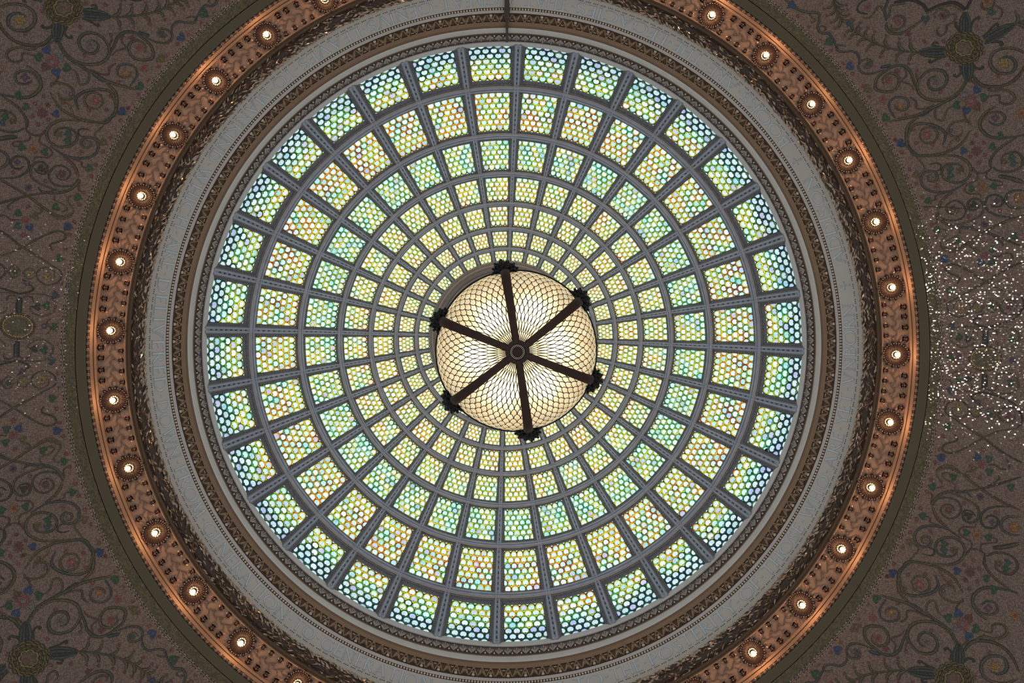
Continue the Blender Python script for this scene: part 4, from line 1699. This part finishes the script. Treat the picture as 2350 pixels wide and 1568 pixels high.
scroll(A([(1200, 1450), (1230, 1370), (1330, 1350), (1390, 1420), (1350, 1500), (1250, 1510), (1190, 1440)]), 6, OL)
scroll(A([(1740, 1330), (1720, 1290), (1640, 1280), (1540, 1310), (1500, 1380), (1540, 1440), (1630, 1430), (1655, 1380)]), 6, OL)
scroll(A([(2000, 1130), (1900, 1190), (1840, 1280), (1850, 1370), (1950, 1450), (2100, 1460), (2306, 1430)]), 8, OL, GR)
scroll(A([(1850, 1290), (1930, 1200), (2040, 1190), (2100, 1240), (2070, 1310), (1990, 1320), (1930, 1280)]), 6, OL, BL)
scroll(A([(1940, 1020), (2040, 1010), (2050, 1080), (2140, 1100), (2190, 1050)]), 4, BR)
scroll(A([(1660, 1200), (1690, 1260), (1720, 1300)]), 4, BR)
scroll(A([(1530, 1130), (1480, 1180), (1450, 1270), (1380, 1260), (1360, 1170), (1420, 1120)]), 5, OL)
scroll(A([(1800, 980), (1790, 900), (1740, 850)]), 4, BR)
scroll(A([(1100, 1030), (1160, 1080), (1170, 1150), (1260, 1150), (1350, 1110)]), 5, BR)
scroll(A([(1180, 860), (1160, 790), (1170, 750)]), 4, BR)
scroll(A([(1040, 720), (1060, 800), (1010, 860), (1100, 900), (1150, 960)]), 4, BR)
scroll(A([(850, 240), (850, 300), (900, 350), (1000, 355), (1130, 285), (1250, 190)]), 8, GR, OL)
scroll(A([(900, 260), (900, 310), (980, 310), (1040, 250), (1030, 190), (960, 170), (910, 210)]), 6, OL, BR)
scroll(A([(850, 220), (830, 120), (860, 20), (900, -60)]), 7, BL, GR)
scroll(A([(850, 180), (780, 60), (720, 130), (660, 190), (600, 180)]), 5, OL)
scroll(A([(650, 150), (560, 130), (540, 80), (600, 10), (720, -20)]), 5, DG)
scroll(A([(1050, 40), (900, 60), (880, 150), (860, 200)]), 6, OL)
scroll(A([(930, 30), (1100, 0), (1230, 50), (1280, 120)]), 8, DKB, taper=False)
scroll(A([(1280, 120), (1400, 60), (1550, 25), (1640, 70), (1675, 110)]), 8, DKB, taper=False)
scroll(A([(1690, 100), (1730, 30), (1760, -40)]), 8, DKB, taper=False)
scroll(A([(1270, 140), (1400, 80), (1550, 55), (1650, 110)]), 6, OL, taper=False)
scroll(A([(1370, 200), (1360, 150), (1420, 100), (1500, 130), (1480, 190), (1420, 200)]), 5, OL)
scroll(A([(1520, 160), (1580, 160), (1560, 230), (1490, 270), (1480, 340), (1420, 380), (1380, 330), (1400, 290)]), 5, OL, BR)
scroll(A([(1910, 0), (1860, 30), (1860, 80), (1920, 100), (1980, 60), (1990, -20)]), 5, BR)
scroll(A([(2000, 60), (2070, 110), (2050, 190), (1970, 200)]), 4, BR)
for pts in ([(1460, 520), (1400, 500), (1340, 480), (1360, 450), (1400, 465)], [(1740, 340), (1750, 260), (1790, 200), (1830, 190), (1820, 220)], [(1890, 460), (1980, 445), (2060, 450), (2070, 480), (2040, 480)],
            [(1620, 690), (1640, 760), (1600, 810), (1565, 800), (1580, 780)], [(1760, 680), (1790, 720), (1850, 730), (1870, 710), (1850, 700)], [(1480, 600), (1400, 620), (1320, 660), (1300, 650), (1320, 630)],
            [(1640, 340), (1600, 300), (1580, 250), (1600, 230)], [(1870, 400), (1950, 310), (2000, 260), (2030, 265), (2020, 290)]):
    scroll(A(pts), 6, DG)
# calyx bundles of the rosette
for (x0, y0, x1, y1) in ((1680, 350, 1680, 130), (1880, 430, 2200, 260), (1470, 550, 1190, 555), (1710, 650, 1710, 870)):
    L = math.hypot(x1 - x0, y1 - y0)
    nx, ny = -(y1 - y0) / L, (x1 - x0) / L
    for s, c_ in ((-1, GR), (-0.35, BL), (0.35, DG), (1, TL_)):
        scroll(A([(x0 + nx * s * 42, y0 + ny * s * 42), ((x0 + x1) / 2 + nx * s * 46, (y0 + y1) / 2 + ny * s * 46), (x1 + nx * s * 12, y1 + ny * s * 12)]), 8, c_, name='calyx_leaf')
# rosette medallion of interlaced straps
mc = (1670, 510)
for (r0, am, lob, ph_, w_, c_) in ((160, 16, 8, 0, 7, OL), (160, 16, 8, PI, 7, (0.20, 0.17, 0.05)), (118, 10, 8, 0, 5, (0.22, 0.18, 0.05)), (118, 10, 8, PI, 5, OL)):
    pts = [(mc[0] + 1.08 * (r0 + am * math.cos(lob * a + ph_)) * math.cos(a), mc[1] + 0.95 * (r0 + am * math.cos(lob * a + ph_)) * math.sin(a)) for a in [2 * PI * i / 48 for i in range(49)]]
    scroll(A(pts), w_, c_, taper=False, h=0.010, name='medallion_strap')
blob('medallion_ground', A([mc])[0], lambda a: (36 * math.cos(a), 32 * math.sin(a)), (0.085, 0.07, 0.03), (0.20, 0.13, 0.09), h=0.004, inner=0.5)
pts = [(mc[0] + (82 + 14 * abs(math.cos(3.5 * a))) * math.cos(a), mc[1] + (72 + 14 * abs(math.cos(3.5 * a))) * math.sin(a)) for a in [2 * PI * i / 42 for i in range(43)]]
scroll(A(pts), 6, (0.30, 0.26, 0.07), taper=False, h=0.010, name='medallion_strap')


def fern(pts, n, size):
    scroll(pts, 5, GR, OL, name='fern_stem')
    sm = catmull(pts, 8)
    for k in range(n):
        i = int((k + 0.6) / n * (len(sm) - 2))
        x, y = sm[i]
        dx, dy = sm[i + 1][0] - x, sm[i + 1][1] - y
        L = math.hypot(dx, dy) or 1
        dx, dy = dx / L, dy / L
        sz = size * (1 - 0.35 * k / n)
        for s in (-1, 1):
            nx, ny = -dy * s, dx * s
            ex, ey = x + (dx * 0.62 + nx * 0.85) * sz, y + (dy * 0.62 + ny * 0.85) * sz
            scroll([(x, y), (x + (dx * 0.5 + nx * 0.35) * sz, y + (dy * 0.5 + ny * 0.35) * sz), (ex, ey)], 8, OL, (0.12, 0.13, 0.05), name='fern_leaf')
            flower((ex + nx * 5, ey + ny * 5), 4.2, 3, RED, RED)


fern(A([(1230, 558), (1080, 548), (900, 515), (740, 465), (620, 400), (530, 340), (480, 310)]), 7, 26)
fern(A([(290, -20), (300, 40), (320, 110), (350, 180), (385, 240)]), 4, 25)
fern(A([(2180, 280), (2260, 235), (2340, 215)]), 2, 22)
# blossoms
flower(A([(1370, 860)])[0], 11, 6, GY, RED)
flower(A([(870, 850)])[0], 10, 8, PNK, RED)
flower(A([(655, 680)])[0], 7, 6, TL_, VI)
flower(A([(2090, 670)])[0], 13, 6, YE, ORA)
flower(A([(1000, 1125)])[0], 9, 8, ORA, YE)
flower(A([(1275, 1430)])[0], 12, 6, PNK, ORA)
flower(A([(1530, 1385)])[0], 6, 6, VI, GY)
flower(A([(2000, 1250)])[0], 10, 4, VI, PNK)
flower(A([(2280, 1200)])[0], 12, 6, ORA, RED)
flower(A([(1740, 1070)])[0], 17, 10, PNK, GY)
flower(A([(970, 230)])[0], 10, 8, PNK, RED)
flower(A([(1440, 170)])[0], 10, 6, RED, DKB)
flower(A([(1910, 20)])[0], 13, 8, ORA, RED)
flower(A([(650, 80)])[0], 10, 5, PNK, BLUE)
flower(A([(450, 255)])[0], 8, 6, BLUE, TL_)
flower(A([(810, 1055)])[0], 10, 5, PNK, RED)
flower(A([(1080, 355)])[0], 9, 5, RED, BR)
flower(A([(960, 755)])[0], 8, 4, RED, BR)
for (x, y) in [(-90, 175), (20, 290), (140, 430), (260, 540), (385, 675), (490, 780), (600, 915), (660, 1030), (750, 1185), (840, 1330), (940, 1480), (1170, 745), (1420, 975), (1060, 1220), (1130, 1370), (1760, 1510), (1800, 1430), (1490, 690), (1800, 280), (2030, 810), (1880, 560), (1450, 440), (1250, 440), (560, 310)]:
    flower(A([(x, y)])[0], 5.2, 6, RED, PNK)
for (x, y, an, c_) in [(1800, 960, 2.2, BLUE), (1890, 1030, -0.2, GREEN), (1580, 1120, 2.9, GREEN), (1690, 1180, 1.8, BLUE), (1810, 1140, 1.0, BR), (1660, 1010, -2.4, GY), (830, 1255, 2.5, GREEN), (990, 1525, 2.6, BLUE), (450, 710, 2.6, BLUE),
                       (230, 450, 2.7, GREEN), (640, 950, 2.6, OL), (1950, 130, 2.5, TL_), (1260, 215, 1.6, BL), (-160, 60, 2.6, BLUE), (2060, 1450, 0.5, GREEN)]:
    leafp(A([(x, y)])[0], 11, an, c_)

# ---- middle part
scroll(B([(180, 170), (250, 290), (400, 300), (600, 270), (800, 170), (920, 0)]), 8, GR, OL)
scroll(B([(400, 310), (600, 300), (760, 310), (880, 370), (930, 460), (900, 560), (800, 620), (680, 610), (600, 560), (580, 480), (640, 410), (740, 400), (820, 430), (840, 500)]), 7, OL, GR)
scroll(B([(880, 620), (780, 680), (700, 720), (560, 740), (430, 720), (350, 660), (330, 580), (380, 500), (480, 490), (530, 550), (490, 610), (420, 590), (420, 540), (470, 520)]), 7, BL, OL)
scroll(B([(720, 730), (620, 800), (560, 880), (530, 960)]), 8, BR, OL)
scroll(B([(530, 970), (580, 1050), (700, 1080), (820, 1050), (870, 960), (820, 870), (730, 840), (650, 880), (630, 940), (680, 1000), (760, 990), (790, 930)]), 5, GR, BR)
scroll(B([(510, 980), (600, 1100), (750, 1160), (920, 1160), (980, 1110)]), 7, OL, BL)
scroll(B([(620, 1120), (760, 1130), (950, 1070), (1060, 1000), (1080, 900), (1030, 830), (940, 820), (890, 880), (920, 950), (1000, 940), (1040, 890)]), 6, OL, DG)
scroll(B([(950, 440), (990, 500), (1080, 510), (1160, 460)]), 5, BR)
scroll(B([(1000, 500), (1000, 590), (900, 640), (850, 700), (900, 755), (1030, 765), (1050, 810)]), 4, BR)
scroll(B([(1230, 660), (1300, 650), (1290, 610), (1200, 595), (1120, 570), (1120, 510), (1170, 470)]), 4, BR)
scroll(B([(1480, 80), (1300, 190), (1200, 290), (1160, 370), (1170, 460)]), 7, OL, DG)
scroll(B([(1190, 440), (1280, 490), (1420, 490), (1530, 430), (1550, 340), (1480, 260), (1370, 270), (1300, 320), (1300, 400)]), 6, GR, BR)
scroll(B([(1260, 545), (1400, 570), (1568, 625)]), 12, DG, OL)
scroll(B([(1440, 1040), (1250, 1020), (1130, 950), (1100, 870), (1140, 790), (1240, 770), (1310, 830), (1290, 900), (1210, 915), (1160, 880)]), 6, GR, DG)
scroll(B([(1568, 930), (1420, 920), (1350, 850), (1360, 770), (1450, 720), (1568, 720)]), 7, OL, BL)
scroll(B([(800, 1130), (900, 1170), (1090, 1215), (1250, 1270), (1400, 1330), (1568, 1400)]), 6, OL, DG)
scroll(B([(560, 1380), (700, 1430), (860, 1370), (1090, 1220), (1300, 1110), (1440, 1050), (1568, 1010)]), 7, OL, BR)
scroll(B([(540, 1185), (620, 1190), (630, 1250), (570, 1330), (580, 1410), (680, 1460), (780, 1440), (870, 1370)]), 4, OL)
scroll(B([(780, 1180), (790, 1240), (680, 1290), (630, 1340), (680, 1370), (740, 1350)]), 4, OL)
scroll(B([(1170, 1500), (1260, 1510), (1320, 1470), (1410, 1480), (1420, 1540), (1380, 1600)]), 4, BR)
scroll(B([(970, 1340), (910, 1380), (960, 1420)]), 4, OL)
scroll(B([(1180, 1260), (1250, 1300), (1310, 1360), (1290, 1400)]), 4, GR)
scroll(B([(640, 290), (660, 200), (720, 110), (830, 60)]), 5, ORA, OL)
scroll(B([(440, 405), (520, 390), (570, 420), (550, 470), (480, 490)]), 4, DG)
scroll(B([(410, 845), (500, 830), (510, 780), (620, 750)]), 4, BR)
scroll(B([(280, 540), (380, 460), (330, 380), (280, 320)]), 4, OL)
scroll(B([(510, 1000), (520, 1100), (460, 1130)]), 4, BR)
flower(B([(790, 480)])[0], 9, 5, OL, BR)
flower(B([(480, 560)])[0], 6, 8, GY, BR)
flower(B([(720, 935)])[0], 10, 10, BR, RED)
flower(B([(1065, 675)])[0], 12, 6, ORA, RED)
flower(B([(995, 245)])[0], 13, 9, RED, VI)
flower(B([(1240, 840)])[0], 8, 4, VI, BLUE)
flower(B([(1500, 810)])[0], 14, 12, ORA, ORA)
flower(B([(1330, 370)])[0], 8, 5, BR, OL)
flower(B([(1090, 1125)])[0], 9, 8, VI, DKB)
flower(B([(1100, 1505)])[0], 10, 9, PNK, RED)
flower(B([(520, 670)])[0], 7, 5, PNK, BR)
flower(B([(920, 900)])[0], 5, 4, RED, DKB)
for (x, y) in [(20, 115), (95, 260), (190, 470), (270, 640), (345, 800), (385, 935), (455, 1130), (500, 1275), (540, 1480), (935, 155), (1085, 145), (1100, 290), (920, 315), (1030, 385), (770, 110), (1080, 1345), (900, 1035), (1275, 960), (270, 150), (470, 170)]:
    flower(B([(x, y)])[0], 5.4, 6, RED, PNK)
for (x, y, an, c_) in [(85, 165, 2.6, BLUE), (265, 535, 2.7, OL), (405, 845, 2.9, GREEN), (510, 1195, 2.9, GREEN), (590, 1545, 2.9, BLUE), (690, 460, 0.4, TL_), (690, 540, 0.1, GREEN), (945, 695, 0.1, GREEN), (1190, 665, 3.0, GREEN),
                       (850, 245, 0.1, BLUE), (1180, 195, 2.8, GREEN), (1420, 315, 0.3, GREEN), (1445, 390, 0.0, TL_), (970, 895, 0.5, DG), (770, 1330, 0.6, GREEN), (1440, 1270, 2.9, GREEN), (1195, 1430, 0.4, GREEN), (1000, 1450, 0.2, OL)]:
    leafp(B([(x, y)])[0], 9.5, an, c_)

# ---- lower part, down to the oval on the cross axis
scroll(Cc([(1600, 230), (1620, 170), (1500, 120), (1475, 60), (1560, 30), (1700, 90), (1900, 220), (2050, 300), (2250, 350)]), 5, DG, OL)
scroll(Cc([(2306, 0), (2100, 90), (1980, 170), (1900, 220), (1750, 300), (1600, 380)]), 6, DG, OL)
scroll(Cc([(1640, 370), (1500, 440), (1510, 540), (1620, 590), (1720, 540), (1730, 460), (1650, 410), (1570, 440), (1560, 510)]), 4, DG, OL)
scroll(Cc([(1755, 480), (1800, 430), (1870, 470), (1830, 540), (1760, 520)]), 4, OL)
scroll(Cc([(1900, 480), (1960, 415), (2025, 470), (1970, 540), (1905, 500)]), 4, OL)
scroll(Cc([(2250, 350), (2306, 450), (2230, 560), (2100, 550), (2050, 470), (2110, 410), (2200, 420), (2230, 490)]), 5, DG, OL)
scroll(Cc([(1880, 550), (1760, 640), (1870, 690), (1940, 690), (2200, 610), (2300, 480)]), 5, DG)
scroll(Cc([(1870, 700), (1640, 690), (1540, 760), (1540, 850), (1640, 910), (1740, 890), (1780, 840), (1740, 800)]), 4, OL)
scroll(Cc([(1940, 700), (2130, 700), (2240, 760), (2240, 860), (2150, 920), (2040, 900), (2010, 840)]), 4, OL)
scroll(Cc([(1890, 900), (1895, 800), (1890, 730)]), 14, DG, BL, name='calyx_leaf')
scroll(Cc([(1885, 760), (1830, 720), (1770, 730), (1750, 780)]), 4, BR)
scroll(Cc([(1900, 760), (1950, 720), (2010, 730), (2020, 780)]), 4, BR)
flower(Cc([(1630, 500)])[0], 10, 6, YE, OL)
flower(Cc([(1810, 485)])[0], 7, 6, YE, BR)
flower(Cc([(1960, 475)])[0], 8, 5, GREEN, TL_)
flower(Cc([(2150, 475)])[0], 10, 5, RED, VI)
flower(Cc([(1830, 590)])[0], 7, 5, VI, RED)
flower(Cc([(1900, 95)])[0], 7, 6, RED, PNK)
flower(Cc([(1610, 830)])[0], 6, 5, OL, YE)
for (x, y, an, c_) in [(1625, 800, 0.1, GREEN), (1720, 820, 0.1, DG), (2180, 825, 0.2, GREEN), (1510, 310, 2.9, GREEN), (1840, 20, 2.0, BLUE), (1970, 10, 0.4, TL_), (1530, 690, 2.9, BL), (1460, -20, 3.0, BLUE)]:
    leafp(Cc([(x, y)])[0], 9.5, an, c_)
for (x, y) in [(1440, 60), (1470, 200), (1450, 420), (1470, 560), (1460, 730), (1470, 850)]:
    flower(Cc([(x, y)])[0], 5.2, 6, RED, PNK)
# the oval medallions and what flanks them, one on each side
for side in (1, -1):
    qd = ((side, 1),)
    ctr = (1890, 1030) if side > 0 else (1890, 1030)
    blob('oval_medallion', Cc([ctr])[0], lambda a: (34 * math.cos(a), 26 * math.sin(a)), (0.20, 0.17, 0.075), (0.15, 0.14, 0.07), h=0.006, quads=qd, inner=0.6)
    ring_pts = [(ctr[0] + 168 * math.cos(a), ctr[1] + 128 * math.sin(a)) for a in [2 * PI * i / 40 for i in range(41)]]
    scroll(Cc(ring_pts), 5, BR, taper=False, h=0.010, quads=qd, name='medallion_ring')
    for i in range(38):
        a = 2 * PI * i / 38
        u_, v_ = Cc([(ctr[0] + 148 * math.cos(a), ctr[1] + 110 * math.sin(a))])[0]
        blob('medallion_bead', (u_, v_), lambda b: (2.1 * math.cos(b), 2.1 * math.sin(b)), (0.62, 0.44, 0.16), h=0.012, quads=qd)
    flower(Cc([(1625, 1010)])[0], 8, 6, VI, GY, quads=qd)
    flower(Cc([(2180, 1050)])[0], 9, 6, VI, BLUE, quads=qd)
    leafp(Cc([(1515, 1010)])[0], 9, 2.9, GREEN, quads=qd)
    scroll(Cc([(1560, 930), (1600, 970), (1560, 1040), (1610, 1100)]), 3, BR, quads=qd)
    scroll(Cc([(1480, 960), (1530, 1000), (1500, 1060)]), 3, BR, quads=qd)
# cracks in the mosaic bed
for path in ([(2092, 470), (2106, 474), (2130, 475), (2170, 476), (2218, 480)],):
    scroll(path, 2, (0.02, 0.015, 0.012), quads=((1, 1),), name='crack', h=0.011)
scroll([(2092, 470), (2100, 471), (2112, 474)], 3, (0.02, 0.015, 0.012), quads=((1, 1),), name='crack', h=0.011)

# ================================================================== strap across the mouldings at the top
pts = []
for (v_, D, hw_) in ((97, 13.40, 2.2), (84, 13.26, 2.4), (79, 13.18, 2.6), (66, 13.0, 2.8), (52, 12.96, 3.0), (48, 12.92, 3.2), (37, 12.80, 3.8), (34, 12.77, 6.0), (24, 12.70, 6.5), (16, 12.66, 5.5), (4, 12.58, 5.5), (-20, 12.40, 5.5)):
    pts.append((v_, D, hw_))
v, f = [], []
for (v_, D, hw_) in pts:
    for (s, dz) in ((-1, 0.06), (-1, 0.0), (1, 0.0), (1, 0.06)):
        x, y = unproj(1163.5 + s * hw_, v_, D - 0.03)
        v.append((x, y, CAMZ + D - 0.03 + dz))
for i in range(len(pts) - 1):
    for q in range(3):
        a = i * 4 + q
        f.append((a, a + 1, a + 5, a + 4))
sp = obj('strap', new_mesh('strap', v, f, M_STRAP))
tag(sp, 'dark brown strap running down across the mouldings beside the letter A', 'strap')
for o_ in SC.objects:
    if o_.get('world_parts'):
        del o_['world_parts']
print('single dome scales', n_single, 'objects', len(SC.objects), 'polys', sum(len(o_.data.polygons) for o_ in SC.objects if o_.type == 'MESH'))
